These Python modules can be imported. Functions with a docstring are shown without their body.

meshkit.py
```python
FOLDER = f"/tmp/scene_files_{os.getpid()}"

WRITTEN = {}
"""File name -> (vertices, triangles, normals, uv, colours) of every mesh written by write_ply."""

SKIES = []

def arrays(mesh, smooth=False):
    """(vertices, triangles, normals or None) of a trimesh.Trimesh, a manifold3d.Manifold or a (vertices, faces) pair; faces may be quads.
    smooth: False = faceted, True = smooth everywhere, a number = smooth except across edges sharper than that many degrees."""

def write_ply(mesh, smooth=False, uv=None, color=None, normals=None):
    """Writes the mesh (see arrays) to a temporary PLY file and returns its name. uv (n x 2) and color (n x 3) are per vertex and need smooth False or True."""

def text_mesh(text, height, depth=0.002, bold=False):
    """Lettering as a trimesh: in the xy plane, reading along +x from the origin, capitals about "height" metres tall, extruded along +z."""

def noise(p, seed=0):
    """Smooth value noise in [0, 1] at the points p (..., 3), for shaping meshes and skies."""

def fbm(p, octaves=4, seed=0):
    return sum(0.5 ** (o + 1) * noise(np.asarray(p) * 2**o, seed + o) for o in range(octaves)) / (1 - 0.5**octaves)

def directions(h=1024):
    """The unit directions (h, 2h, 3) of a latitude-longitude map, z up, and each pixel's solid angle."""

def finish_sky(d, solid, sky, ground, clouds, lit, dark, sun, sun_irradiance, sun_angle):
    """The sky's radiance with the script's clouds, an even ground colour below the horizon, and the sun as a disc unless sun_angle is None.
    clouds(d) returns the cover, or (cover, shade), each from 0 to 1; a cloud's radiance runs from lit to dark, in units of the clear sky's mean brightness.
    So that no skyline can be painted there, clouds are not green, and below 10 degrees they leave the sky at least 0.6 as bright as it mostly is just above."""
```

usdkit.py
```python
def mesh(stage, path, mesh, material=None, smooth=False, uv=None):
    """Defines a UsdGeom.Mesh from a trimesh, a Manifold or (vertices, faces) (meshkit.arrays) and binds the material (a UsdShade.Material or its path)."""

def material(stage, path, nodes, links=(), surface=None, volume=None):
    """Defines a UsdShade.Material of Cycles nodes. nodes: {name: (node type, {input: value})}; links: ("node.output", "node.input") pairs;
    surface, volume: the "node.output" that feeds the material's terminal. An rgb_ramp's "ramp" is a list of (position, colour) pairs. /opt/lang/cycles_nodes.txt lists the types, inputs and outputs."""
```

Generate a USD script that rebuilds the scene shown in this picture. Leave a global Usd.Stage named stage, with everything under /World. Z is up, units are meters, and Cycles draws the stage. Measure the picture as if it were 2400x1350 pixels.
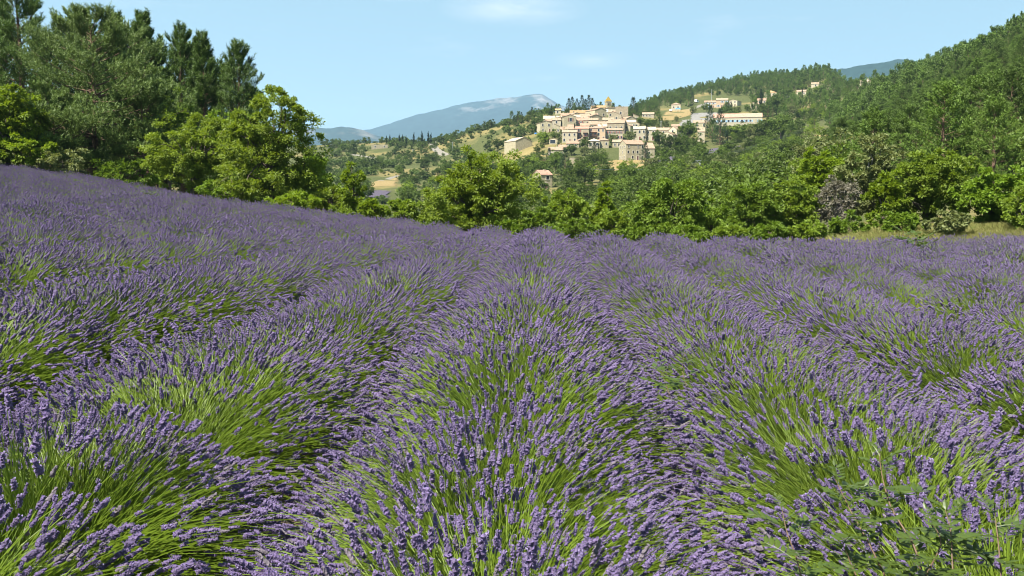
import math
import numpy as np
import meshkit, usdkit
from pxr import Gf, Sdf, Usd, UsdGeom, UsdLux, UsdShade, Vt
from scipy.interpolate import PchipInterpolator

stage = Usd.Stage.CreateInMemory()
UsdGeom.SetStageUpAxis(stage, "Z")
UsdGeom.SetStageMetersPerUnit(stage, 1.0)
UsdGeom.Xform.Define(stage, "/World")
UsdGeom.Scope.Define(stage, "/World/Looks")

# ------------------------------------------------------------------ camera
# The lavender rows run along +y.  FOCAL is in photograph pixels (2400 wide).
FOCAL, VANISH = 2200.0, (1285.0, 466.0)
CAM = np.array([0.0, 0.0, 1.68])
pitch = math.atan((675.0 - VANISH[1]) / FOCAL)            # looking slightly down
yaw = math.atan((VANISH[0] - 1200.0) / FOCAL * math.cos(pitch))   # looking slightly left of the rows
camera = UsdGeom.Camera.Define(stage, "/World/camera")
camera.AddTranslateOp().Set(Gf.Vec3d(*CAM))
camera.AddRotateZOp().Set(math.degrees(yaw))
camera.AddRotateXOp().Set(90.0 - math.degrees(pitch))
camera.CreateHorizontalApertureAttr(36.0)
camera.CreateVerticalApertureAttr(36.0 * 9 / 16)
camera.CreateFocalLengthAttr(36.0 * FOCAL / 2400.0)
camera.CreateClippingRangeAttr(Gf.Vec2f(0.05, 60000.0))
camera.CreateExposureAttr(1.72)

# ------------------------------------------------------------------ sky and sun
SUN_EL, SUN_AZ = math.radians(56.0), math.radians(-136.0)   # azimuth from +y towards +x: left and a little behind
sun_dir = np.array([math.sin(SUN_AZ) * math.cos(SUN_EL), math.cos(SUN_AZ) * math.cos(SUN_EL), math.sin(SUN_EL)])


def sight(px, py):
    f = np.array([-math.sin(yaw) * math.cos(pitch), math.cos(yaw) * math.cos(pitch), -math.sin(pitch)])
    r = np.array([math.cos(yaw), math.sin(yaw), 0.0])
    d = f + r * ((px - 1200.0) / FOCAL) + np.cross(r, f) * ((675.0 - py) / FOCAL)
    return d / np.linalg.norm(d)


CLOUD1, CLOUD2 = sight(1205, 20), sight(1392, 140)      # two wisps over the hills
sky = UsdLux.DomeLight.Define(stage, "/World/sky")
sky_look = usdkit.material(stage, "/World/Looks/sky_look", {
    "sky": ("sky_texture", {"sky_type": "single_scattering", "sun_disc": False, "sun_elevation": SUN_EL, "sun_rotation": SUN_AZ,
                            "altitude": 700.0, "air_density": 1.0, "aerosol_density": 1.6, "ozone_density": 1.4}),
    "tc": ("texture_coordinate", {}),
    "map": ("mapping", {"scale": (5.0, 5.0, 22.0)}),
    "cl1": ("mapping", {"scale": (15.0, 0.0, 62.0), "location": tuple(-15.0 * CLOUD1[0] if i == 0 else (0.0 if i == 1 else -62.0 * CLOUD1[2]) for i in range(3))}),
    "cl2": ("mapping", {"scale": (26.0, 0.0, 110.0), "location": tuple(-26.0 * CLOUD2[0] if i == 0 else (0.0 if i == 1 else -110.0 * CLOUD2[2]) for i in range(3))}),
    "l1": ("vector_math", {"math_type": "length"}), "l2": ("vector_math", {"math_type": "length"}),
    "f1": ("map_range", {"from_min": 0.1, "from_max": 1.2, "to_min": 1.0, "to_max": 0.0, "clamp": True}),
    "f2": ("map_range", {"from_min": 0.1, "from_max": 1.2, "to_min": 0.55, "to_max": 0.0, "clamp": True}),
    "fsum": ("math", {"math_type": "add"}), "fall": ("math", {"math_type": "multiply"}), "fadd": ("math", {"math_type": "add"}),
    "n1": ("noise_texture", {"scale": 1.6, "detail": 7.0, "roughness": 0.62}),
    "r1": ("rgb_ramp", {"ramp": [(0.0, (0, 0, 0)), (0.58, (0, 0, 0)), (0.80, (0.22, 0.22, 0.22)), (1.0, (0.3, 0.3, 0.3))]}),
    "mix": ("mix", {"mix_type": "mix", "color2": (5.9, 6.2, 6.4)}),
    "rn": ("map_range", {"from_min": 0.32, "from_max": 0.66, "to_min": 0.0, "to_max": 0.85, "clamp": True}),
    "veil": ("mix", {"mix_type": "mix", "fac": 0.72, "color2": (2.12, 3.50, 3.95)}),
    "bg": ("background_shader", {"strength": 0.057}),
}, [("tc.generated", "map.vector"), ("map.vector", "n1.vector"), ("n1.fac", "r1.fac"), ("tc.generated", "cl1.vector"), ("tc.generated", "cl2.vector"), ("cl1.vector", "l1.vector1"), ("cl2.vector", "l2.vector1"), ("l1.value", "f1.value"), ("l2.value", "f2.value"),
    ("f1.result", "fsum.value1"), ("f2.result", "fsum.value2"), ("fsum.value", "fall.value1"), ("rn.result", "fall.value2"), ("n1.fac", "rn.value"), ("fall.value", "fadd.value1"), ("r1.color", "fadd.value2"), ("fadd.value", "mix.fac"),
    ("sky.color", "veil.color1"), ("veil.color", "mix.color1"), ("mix.color", "bg.color")], surface="bg.background")
UsdShade.MaterialBindingAPI.Apply(sky.GetPrim()).Bind(sky_look)
sky.GetPrim().SetCustomDataByKey("kind", "structure")
sun = UsdLux.DistantLight.Define(stage, "/World/sun")
sun.CreateNormalizeAttr(True)
sun.CreateIntensityAttr(1.25)
sun.CreateAngleAttr(0.53)
sun.CreateColorAttr(Gf.Vec3f(1.0, 0.95, 0.86))
_z = sun_dir / np.linalg.norm(sun_dir)
_x = np.cross([0, 0, 1.0], _z); _x /= np.linalg.norm(_x)
_y = np.cross(_z, _x)
_m = Gf.Matrix4d(*_x, 0, *_y, 0, *_z, 0, 0, 0, 0, 1)
sun.AddTransformOp().Set(_m)

# ------------------------------------------------------------------ helpers: naming, meshes, materials
_names = {}
CLASS = "/World/prototypes"
stage.CreateClassPrim(CLASS)


def path_for(name, parent="/World"):
    key = (parent, name)
    n = _names.get(key, 0)
    _names[key] = n + 1
    return f"{parent}/{name}" if n == 0 else f"{parent}/{name}_{n:03d}"


def tag(prim, label=None, category=None, group=None, kind=None):
    prim = prim.GetPrim() if hasattr(prim, "GetPrim") else prim
    for k, v in (("label", label), ("category", category), ("group", group), ("kind", kind)):
        if v:
            prim.SetCustomDataByKey(k, v)
    return prim


def obj(name, mesh, look, parent="/World", smooth=False, **tags):
    p = path_for(name, parent)
    m = usdkit.mesh(stage, p, mesh, LOOK[look] if isinstance(look, str) else look, smooth=smooth)
    tag(m, **tags)
    return p


def thing(name, label, category, loc=(0, 0, 0), rotz=0.0, scale=None, group=None, parent="/World"):
    p = path_for(name, parent)
    x = UsdGeom.Xform.Define(stage, p)
    x.AddTranslateOp().Set(Gf.Vec3d(*map(float, loc)))
    if rotz:
        x.AddRotateZOp().Set(float(rotz))
    if scale is not None:
        x.AddScaleOp().Set(Gf.Vec3f(*([float(scale)] * 3 if np.ndim(scale) == 0 else map(float, scale))))
    tag(x, label, category, group)
    return p


def proto(name):
    p = path_for(name, CLASS)
    UsdGeom.Xform.Define(stage, p)
    return p


def copy_of(source, name, label, category, loc, rotz=0.0, scale=1.0, group=None):
    p = thing(name, label, category, loc, rotz, scale, group)
    prim = stage.GetPrimAtPath(p)
    prim.GetReferences().AddInternalReference(Sdf.Path(source))
    prim.SetInstanceable(True)
    return p


def scatter_stuff(name, sources, pts, rots, scales, which, label, category=None, kind="stuff"):
    """One PointInstancer whose prototypes are copies of the given prototype prims."""
    p = path_for(name)
    pi = UsdGeom.PointInstancer.Define(stage, p)
    targets = []
    for i, s in enumerate(sources):
        q = f"{p}/piece_{i:03d}" if i else f"{p}/piece"
        x = UsdGeom.Xform.Define(stage, q)
        x.GetPrim().GetReferences().AddInternalReference(Sdf.Path(s))
        targets.append(Sdf.Path(q))
    pi.CreatePrototypesRel().SetTargets(targets)
    pi.CreateProtoIndicesAttr(Vt.IntArray.FromNumpy(np.asarray(which, np.int32)))
    pi.CreatePositionsAttr(Vt.Vec3fArray.FromNumpy(np.asarray(pts, np.float32)))
    h = np.radians(np.asarray(rots, float)) / 2
    pi.CreateOrientationsAttr(Vt.QuathArray([Gf.Quath(float(math.cos(a)), 0.0, 0.0, float(math.sin(a))) for a in h]))
    sc = np.asarray(scales, np.float32)
    if sc.ndim == 1:
        sc = np.repeat(sc[:, None], 3, 1)
    pi.CreateScalesAttr(Vt.Vec3fArray.FromNumpy(sc))
    tag(pi, label, category, None, kind)
    return p


LOOK = {}
HAZE = 6.0e-5


def look(name, nodes, links, surface="p.BSDF", volume=None):
    LOOK[name] = usdkit.material(stage, f"/World/Looks/{name}", nodes, links, surface, volume)


def leaf_look(name, colors, rough=0.55, trans=0.45, spec=0.3, tint=(1.15, 1.1, 0.6), vary=0.35, speckle=0.0):
    """Foliage: colour varies leaf by leaf (islands) and from plant to plant; some light passes through."""
    n = {
        "g": ("geometry", {}), "oi": ("object_info", {}),
        "ramp": ("rgb_ramp", {"ramp": list(zip(np.linspace(0, 1, len(colors)), colors))}),
        "mr": ("map_range", {"from_min": 0.0, "from_max": 1.0, "to_min": 1 - vary, "to_max": 1 + vary}),
        "mul": ("mix", {"mix_type": "multiply", "fac": 1.0}),
        "cc": ("combine_xyz", {}),
        "p": ("principled_bsdf", {"roughness": rough, "specular_ior_level": spec}),
        "tm": ("mix", {"mix_type": "multiply", "fac": 1.0, "color2": tint}),
        "t": ("translucent_bsdf", {}),
        "m": ("mix_closure", {"fac": trans}),
    }
    l = [("g.random_per_island", "ramp.fac"), ("oi.random", "mr.value"), ("mr.result", "cc.x"), ("mr.result", "cc.y"), ("mr.result", "cc.z"),
         ("ramp.color", "mul.color1"), ("cc.vector", "mul.color2"), ("mul.color", "p.base_color"), ("mul.color", "tm.color1"),
         ("tm.color", "t.color"), ("p.BSDF", "m.closure1"), ("t.BSDF", "m.closure2")]
    if speckle:
        n["sn"] = ("noise_texture", {"scale": speckle, "detail": 2.0, "roughness": 0.6})
        n["sr"] = ("rgb_ramp", {"ramp": [(0.38, (0.72, 0.74, 0.66)), (0.5, (1.0, 0.98, 0.98)), (0.64, (1.22, 1.12, 1.42))]})
        n["sm"] = ("mix", {"mix_type": "multiply", "fac": 1.0})
        l = [q for q in l if q[0] != "mul.color"] + [("g.position", "sn.vector"), ("sn.fac", "sr.fac"), ("mul.color", "sm.color1"), ("sr.color", "sm.color2"),
             ("sm.color", "p.base_color"), ("sm.color", "tm.color1")]
    look(name, n, l, "m.closure")


def noise_look(name, colors, scale=1.0, detail=6.0, rough=0.9, bump=0.0, bscale=8.0, spec=0.2, dist=0.1, vary=0.0):
    n = {"g": ("geometry", {}), "n": ("noise_texture", {"scale": scale, "detail": detail, "roughness": 0.6}),
         "r": ("rgb_ramp", {"ramp": colors}), "p": ("principled_bsdf", {"roughness": rough, "specular_ior_level": spec})}
    l = [("g.position", "n.vector"), ("n.fac", "r.fac"), ("r.color", "p.base_color")]
    if vary:                                   # each house a little lighter or darker than the next
        n["oi"] = ("object_info", {})
        n["mr"] = ("map_range", {"from_min": 0.0, "from_max": 1.0, "to_min": 1 - vary, "to_max": 1 + vary})
        n["cc"] = ("combine_xyz", {}); n["mv"] = ("mix", {"mix_type": "multiply", "fac": 1.0})
        n["mr2"] = ("map_range", {"from_min": 0.0, "from_max": 1.0, "to_min": 1 - vary * 0.7, "to_max": 1 + vary * 1.25})
        l = l[:2] + [("oi.random", "mr.value"), ("oi.random", "mr2.value"), ("mr.result", "cc.x"), ("mr.result", "cc.y"), ("mr2.result", "cc.z"), ("r.color", "mv.color1"), ("cc.vector", "mv.color2"), ("mv.color", "p.base_color")]
    if bump:
        n["n2"] = ("noise_texture", {"scale": bscale, "detail": 5.0})
        n["b"] = ("bump", {"strength": bump, "distance": dist})
        l += [("g.position", "n2.vector"), ("n2.fac", "b.height"), ("b.normal", "p.normal")]
    look(name, n, l)


# ------------------------------------------------------------------ helpers: pixels and points
_fw = np.array([-math.sin(yaw) * math.cos(pitch), math.cos(yaw) * math.cos(pitch), -math.sin(pitch)])
_rt = np.array([math.cos(yaw), math.sin(yaw), 0.0])
_up = np.cross(_rt, _fw)


def ray(px, py):
    """Slope form of the line of sight: (azimuth from +y, rise per metre of horizontal distance)."""
    d = _fw + _rt * ((px - 1200.0) / FOCAL) + _up * ((675.0 - py) / FOCAL)
    h = math.hypot(d[0], d[1])
    return math.atan2(d[0], d[1]), d[2] / h


def project(p):
    d = np.asarray(p, float) - CAM
    z = d @ _fw
    return 1200 + FOCAL * (d @ _rt) / z, 675 - FOCAL * (d @ _up) / z, z


# ------------------------------------------------------------------ the lie of the land
EDGE = [(-700, 85, 300), (-300, 72, 345), (0, 60, 391), (160, 55, 409), (320, 50, 438), (480, 46, 466), (640, 42, 488), (800, 39, 506), (1000, 36, 528),
        (1215, 32.5, 549), (1285, 31.5, 546), (1350, 31, 557), (1500, 30, 561), (1700, 30, 564), (1900, 30, 568), (2200, 31, 564), (2400, 32, 560), (2700, 34, 556), (3000, 37, 552)]
CANOPY = 0.62
_e = []
for px, y, py in EDGE:
    a, s = ray(px, py)
    r = y / math.cos(a)
    z = CAM[2] + s * r - CANOPY
    _e.append((a, r, r * math.sin(a), z + 0.1 * (y / 30.0) ** 2))
_ea, _er, _ex, _ez = map(np.array, zip(*_e))
_edge_r = PchipInterpolator(np.r_[-math.pi, -1.6, _ea, 1.6, math.pi], np.r_[25, 60, _er, 40, 25])
_gx = PchipInterpolator(np.r_[-160, _ex, 60], np.r_[_ez[0] + 4, _ez, _ez[-1]])


def field_z(x, y):
    x, y = np.asarray(x, float), np.asarray(y, float)
    near = 0.05 * np.clip(-x, 0, 8) * np.exp(-((y / 14.0) ** 2))
    return _gx(np.clip(x, -160, 60)) - _gx(0.0) * np.exp(-((y / 18.0) ** 2)) - 0.1 * (np.clip(y, 0, 80) / 30.0) ** 2 + near


# beyond the field: for each image column, (distance, image row of the ground) or (distance, None, height)
COLUMNS = {
    -700: [(110, None, 9), (200, None, 14), (600, None, 10), (1200, None, 0)],
    0: [(100, None, 6.0), (200, None, 9), (600, None, 8), (1200, None, 0)],
    400: [(75, None, 2.2), (130, None, 2), (300, None, 4), (600, None, 20), (800, None, 30), (1200, None, 0)],
    640: [(60, None, -0.6), (110, None, -3), (250, None, -2), (420, 440), (600, 390), (780, 348), (860, None, 40), (1300, None, 0)],
    760: [(55, None, -1.5), (110, None, -6), (220, None, -7), (340, 470), (430, 440), (600, 385), (780, 342), (860, None, 42), (1300, None, 0)],
    880: [(50, None, -2), (110, None, -8), (230, None, -8), (360, 462), (450, 425), (600, 378), (760, 338), (850, None, 42), (1300, None, 0)],
    1000: [(48, None, -2), (110, None, -9), (230, None, -8), (360, 462), (450, 425), (580, 380), (720, 336), (800, None, 42), (1300, None, 0)],
    1100: [(48, None, -2), (110, None, -9), (220, None, -8), (340, 455), (440, 420), (560, 365), (680, 312), (760, None, 46), (1300, None, 0)],
    1200: [(48, None, -2), (110, None, -9), (200, None, -7), (320, 455), (420, 405), (530, 345), (640, 288), (720, None, 54), (1300, None, 10)],
    1300: [(48, None, -2.5), (110, None, -9), (200, None, -6), (310, 452), (410, 395), (500, 335), (590, 283), (660, 266), (760, None, 58), (1300, None, 20)],
    1425: [(48, None, -2.5), (110, None, -8), (200, None, -4), (310, 440), (430, 380), (510, 326), (590, 276), (650, 264), (760, None, 60), (1300, None, 30)],
    1500: [(48, None, -2.2), (110, None, -7), (200, None, -2), (305, 438), (425, 380), (515, 327), (605, 280), (700, 268), (900, 256), (1020, None, 92), (1600, None, 36)],
    1560: [(48, None, -2), (110, None, -6), (200, None, -1), (300, 436), (420, 380), (520, 328), (620, 284), (760, 256), (1000, 239), (1150, None, 98), (1600, None, 40)],
    1700: [(46, None, -1.5), (100, None, -4), (190, None, 0), (290, 425), (420, 366), (540, 320), (660, 275), (800, 240), (1100, 207), (1250, None, 120), (1800, None, 60)],
    1800: [(46, None, -1.2), (100, None, -3), (180, None, 1.5), (280, 416), (420, 352), (540, 306), (660, 266), (800, 232), (1100, 191), (1250, None, 128), (1800, None, 60)],
    1920: [(46, None, -0.8), (90, None, -0.5), (160, None, 5), (260, 400), (380, 345), (500, 300), (680, 240), (1000, 188), (1100, None, 118), (1800, None, 60)],
    2040: [(45, 540), (70, 510), (120, 452), (200, 385), (320, 310), (470, 250), (640, 205), (720, None, 78), (1800, None, 50)],
    2200: [(44, 538), (60, 510), (100, 430), (160, 345), (260, 262), (380, 206), (520, 168), (600, None, 74), (1800, None, 50)],
    2400: [(43, 540), (55, 512), (80, 440), (130, 340), (200, 235), (290, 155), (400, 105), (480, None, 66), (1800, None, 50)],
    2700: [(44, 540), (52, 515), (80, 430), (130, 310), (200, 190), (280, 110), (380, 60), (480, None, 72), (1800, None, 50)],
    3100: [(46, 540), (55, 510), (80, 420), (130, 300), (200, 180), (300, 80), (480, None, 80), (1800, None, 50)],
}
LOGR = np.linspace(math.log(20.0), math.log(20000.0), 220)
_ca, _cz = [], []
for px in sorted(COLUMNS):
    a = ray(px, 466)[0]
    er = float(_edge_r(a))
    ez = float(field_z(er * math.sin(a), er * math.cos(a)))
    rs, zs = [er * 0.7, er, er + 2.0], [ez, ez, ez - 0.05]
    for k in COLUMNS[px]:
        if k[0] <= er + 3:
            continue
        rs.append(k[0])
        zs.append(k[2] if k[1] is None else CAM[2] + ray(px, k[1])[1] * k[0])
    rs += [3000.0, 20000.0]; zs += [0.0, -60.0]
    _ca.append(a)
    _cz.append(PchipInterpolator(np.log(rs), zs)(np.clip(LOGR, math.log(rs[0]), None)))
_ca, _cz = np.array(_ca), np.array(_cz)
_ca = np.r_[-math.pi, -1.7, _ca, 1.7, math.pi]
_cz = np.vstack([0 * LOGR, _cz[0] * 0.4, _cz, _cz[-1] * 0.6, 0 * LOGR])
_AZ = np.linspace(-math.pi, math.pi, 3001)
_LAND = PchipInterpolator(_ca, _cz)(_AZ)


def far_z(a, r):
    """Height of the land beyond the field, bilinear in azimuth and log distance, with some roughness."""
    i = np.clip((np.asarray(a, float) + math.pi) / (2 * math.pi) * 3000, 0, 2999.999)
    j = np.clip((np.log(np.maximum(r, 20.0)) - LOGR[0]) / (LOGR[1] - LOGR[0]), 0, 218.999)
    i0, j0 = i.astype(int), j.astype(int)
    u, v = i - i0, j - j0
    z = (_LAND[i0, j0] * (1 - u) * (1 - v) + _LAND[i0 + 1, j0] * u * (1 - v) + _LAND[i0, j0 + 1] * (1 - u) * v + _LAND[i0 + 1, j0 + 1] * u * v)
    x, y = r * np.sin(a), r * np.cos(a)
    k = np.clip((r - 70) / 200.0, 0, 1)
    p = np.stack([x / 38.0, y / 38.0, 0 * x], -1)
    return z + k * 2.6 * (meshkit.fbm(p, 4, 3) - 0.5)


def land_z(x, y):
    x, y = np.atleast_1d(np.asarray(x, float)), np.atleast_1d(np.asarray(y, float))
    a, r = np.arctan2(x, y), np.hypot(x, y)
    return np.where(r < _edge_r(a), field_z(x, y), far_z(a, r))


_HR = np.exp(np.linspace(math.log(34.0), math.log(1900.0), 1500))


def hit(px, py, rmin=60.0):
    """Where the line of sight through a pixel of the photograph meets the land beyond the field."""
    a, s = ray(px, py)
    rr = _HR[_HR >= rmin]
    d = far_z(np.full(len(rr), a), rr) - (CAM[2] + s * rr)
    k = np.nonzero(d >= 0)[0]
    r = rr[k[0]] if len(k) else rr[np.argmax(d)]
    return r * math.sin(a), r * math.cos(a), float(far_z(np.array([a]), np.array([r]))[0]), r


def at(px, dist):
    """The point of the land at that distance below the pixel column."""
    a = ray(px, 466)[0]
    x, y = dist * math.sin(a), dist * math.cos(a)
    return x, y, float(land_z(x, y)[0])


def polar_sheet(r_of, azimuths):
    """r_of(azimuths) -> (rings, azimuths) distances; a sheet of quads over the land."""
    R = r_of(azimuths)
    A = np.broadcast_to(azimuths, R.shape)
    X, Y = R * np.sin(A), R * np.cos(A)
    return X, Y, A, R


def grid_faces(nr, na):
    i, j = np.meshgrid(np.arange(nr - 1), np.arange(na - 1), indexing="ij")
    q = np.stack([i * na + j, i * na + j + 1, (i + 1) * na + j + 1, (i + 1) * na + j], -1).reshape(-1, 4)
    return np.vstack([q[:, [0, 2, 1]], q[:, [0, 3, 2]]])


AZ = np.unique(np.r_[np.linspace(-math.pi, -0.75, 60), np.linspace(-0.75, 0.75, 340), np.linspace(0.75, math.pi, 60)])
EOUT = _edge_r(AZ)
X, Y, A, R = polar_sheet(lambda a: np.linspace(0.002, 1.0, 100)[:, None] * EOUT[None], AZ)
Z = field_z(X, Y) + 0.05 * (meshkit.fbm(np.stack([X * 2.5, Y * 2.5, 0 * X], -1), 3, 9) - 0.5) * np.clip((EOUT[None] - R) / 2.0, 0, 1)
soil = (np.stack([X, Y, Z], -1).reshape(-1, 3), grid_faces(*R.shape))
rings = np.r_[np.geomspace(1.0, 60.0, 120), np.geomspace(62, 700, 60)]
X, Y, A, R = polar_sheet(lambda a: EOUT[None] * rings[:, None], AZ)
R = np.minimum(R, 12800.0); X, Y = R * np.sin(A), R * np.cos(A)
Z = far_z(A, R); Z[0] = field_z(X[0], Y[0])
slope = (np.stack([X, Y, Z], -1).reshape(-1, 3), grid_faces(*R.shape))

noise_look("soil_look", [(0.3, (0.06, 0.045, 0.03)), (0.5, (0.11, 0.085, 0.058)), (0.7, (0.16, 0.13, 0.09))], 6.0, bump=0.6, bscale=40.0, dist=0.03)
look("hill_look", {
    "g": ("geometry", {}),
    "n1": ("noise_texture", {"scale": 0.02, "detail": 7.0, "roughness": 0.62}),
    "r1": ("rgb_ramp", {"ramp": [(0.0, (0.038, 0.05, 0.015)), (0.52, (0.062, 0.068, 0.025)), (0.59, (0.13, 0.11, 0.046)), (0.72, (0.185, 0.145, 0.064)), (1, (0.23, 0.185, 0.10))]}),
    "n2": ("noise_texture", {"scale": 0.7, "detail": 6.0, "roughness": 0.7}),
    "r2": ("rgb_ramp", {"ramp": [(0.25, (0.6, 0.66, 0.55)), (0.75, (1.3, 1.25, 1.2))]}),
    "mul": ("mix", {"mix_type": "multiply", "fac": 1.0}),
    "b": ("bump", {"strength": 0.7, "distance": 0.4}),
    "p": ("principled_bsdf", {"roughness": 0.95, "specular_ior_level": 0.1}),
}, [("g.position", "n1.vector"), ("n1.fac", "r1.fac"), ("g.position", "n2.vector"), ("n2.fac", "r2.fac"), ("r1.color", "mul.color1"),
    ("r2.color", "mul.color2"), ("mul.color", "p.base_color"), ("n2.fac", "b.height"), ("b.normal", "p.normal")])
obj("field_ground", soil, "soil_look", smooth=True, kind="structure")
obj("hillside_terrain", slope, "hill_look", smooth=True, kind="structure")

# ------------------------------------------------------------------ helpers: many small pieces at once
def unit(v):
    return v / np.maximum(np.linalg.norm(v, axis=-1, keepdims=True), 1e-12)


def frames(axis, rng):
    """Orthonormal frames (n,3,3; columns x, y, axis) with a random turn about the axis."""
    a = unit(np.asarray(axis, float))
    h = np.where(np.abs(a[:, 2:]) < 0.9, [[0, 0, 1.0]], [[1.0, 0, 0]])
    x = unit(np.cross(h, a)); y = np.cross(a, x)
    t = rng.uniform(0, 2 * np.pi, len(a))[:, None]
    return np.stack([x * np.cos(t) + y * np.sin(t), -x * np.sin(t) + y * np.cos(t), a], -1)


def stamp(template, pos, axis, size, rng):
    """Copies of a small mesh (local +z along axis), all in one mesh. size: (n,) or (n,3)."""
    v, f = template
    M = frames(axis, rng)
    s = np.asarray(size, float)
    s = np.repeat(s[:, None], 3, 1) if s.ndim == 1 else s
    V = np.einsum("nij,nkj->nki", M, v[None] * s[:, None, :]) + pos[:, None, :]
    F = f[None] + (np.arange(len(pos)) * len(v))[:, None, None]
    return V.reshape(-1, 3), F.reshape(-1, 3)


def join(parts):
    vs, fs, n = [], [], 0
    for v, f in parts:
        vs.append(v); fs.append(np.asarray(f) + n); n += len(v)
    return np.vstack(vs), np.vstack(fs)


def leaves(pos, axis, normal, length, width, fold=0.25):
    """Folded four-cornered leaves: two triangles each."""
    a = unit(axis); n = unit(normal - a * np.sum(normal * a, -1, keepdims=True)); b = np.cross(a, n)
    L, W = length[:, None], width[:, None]
    V = np.stack([pos, pos + a * L * 0.45 + b * W / 2 + n * W * fold, pos + a * L, pos + a * L * 0.45 - b * W / 2 + n * W * fold], 1)
    F = np.array([[0, 1, 2], [0, 2, 3]])[None] + (np.arange(len(pos)) * 4)[:, None, None]
    return V.reshape(-1, 3), F.reshape(-1, 3)


def ribbons(P, width, sides=3):
    """Many thin stems at once. P: (n, k, 3) points; width (n, k) radii; triangular section."""
    n, k, _ = P.shape
    T = np.gradient(P, axis=1); T = unit(T)
    h = np.where(np.abs(T[:, :1, 2:]) < 0.8, [[[0, 0, 1.0]]], [[[1.0, 0, 0]]])
    X = unit(np.cross(np.broadcast_to(h, T.shape), T)); Yv = np.cross(T, X)
    ang = np.arange(sides) * 2 * np.pi / sides
    V = P[:, :, None] + width[:, :, None, None] * (np.cos(ang)[None, None, :, None] * X[:, :, None] + np.sin(ang)[None, None, :, None] * Yv[:, :, None])
    i, j = np.meshgrid(np.arange(k - 1), np.arange(sides), indexing="ij")
    q = np.stack([i * sides + j, i * sides + (j + 1) % sides, (i + 1) * sides + (j + 1) % sides, (i + 1) * sides + j], -1).reshape(-1, 4)
    F = np.vstack([q[:, [0, 1, 2]], q[:, [0, 2, 3]]])
    F = F[None] + (np.arange(n) * k * sides)[:, None, None]
    return V.reshape(-1, 3), F.reshape(-1, 3)


def bezier(a, b, c, k):
    t = np.linspace(0, 1, k)[None, :, None]
    return a[:, None] * (1 - t) ** 2 + 2 * b[:, None] * t * (1 - t) + c[:, None] * t * t


# ------------------------------------------------------------------ lavender
def floret_quad(base, out, up, l, w):
    side = np.cross(out, up)
    return [base - side * w / 2, base + side * w / 2, base + out * l + side * w * 0.35 + up * l * 0.3, base + out * l - side * w * 0.35 + up * l * 0.3]


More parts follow.
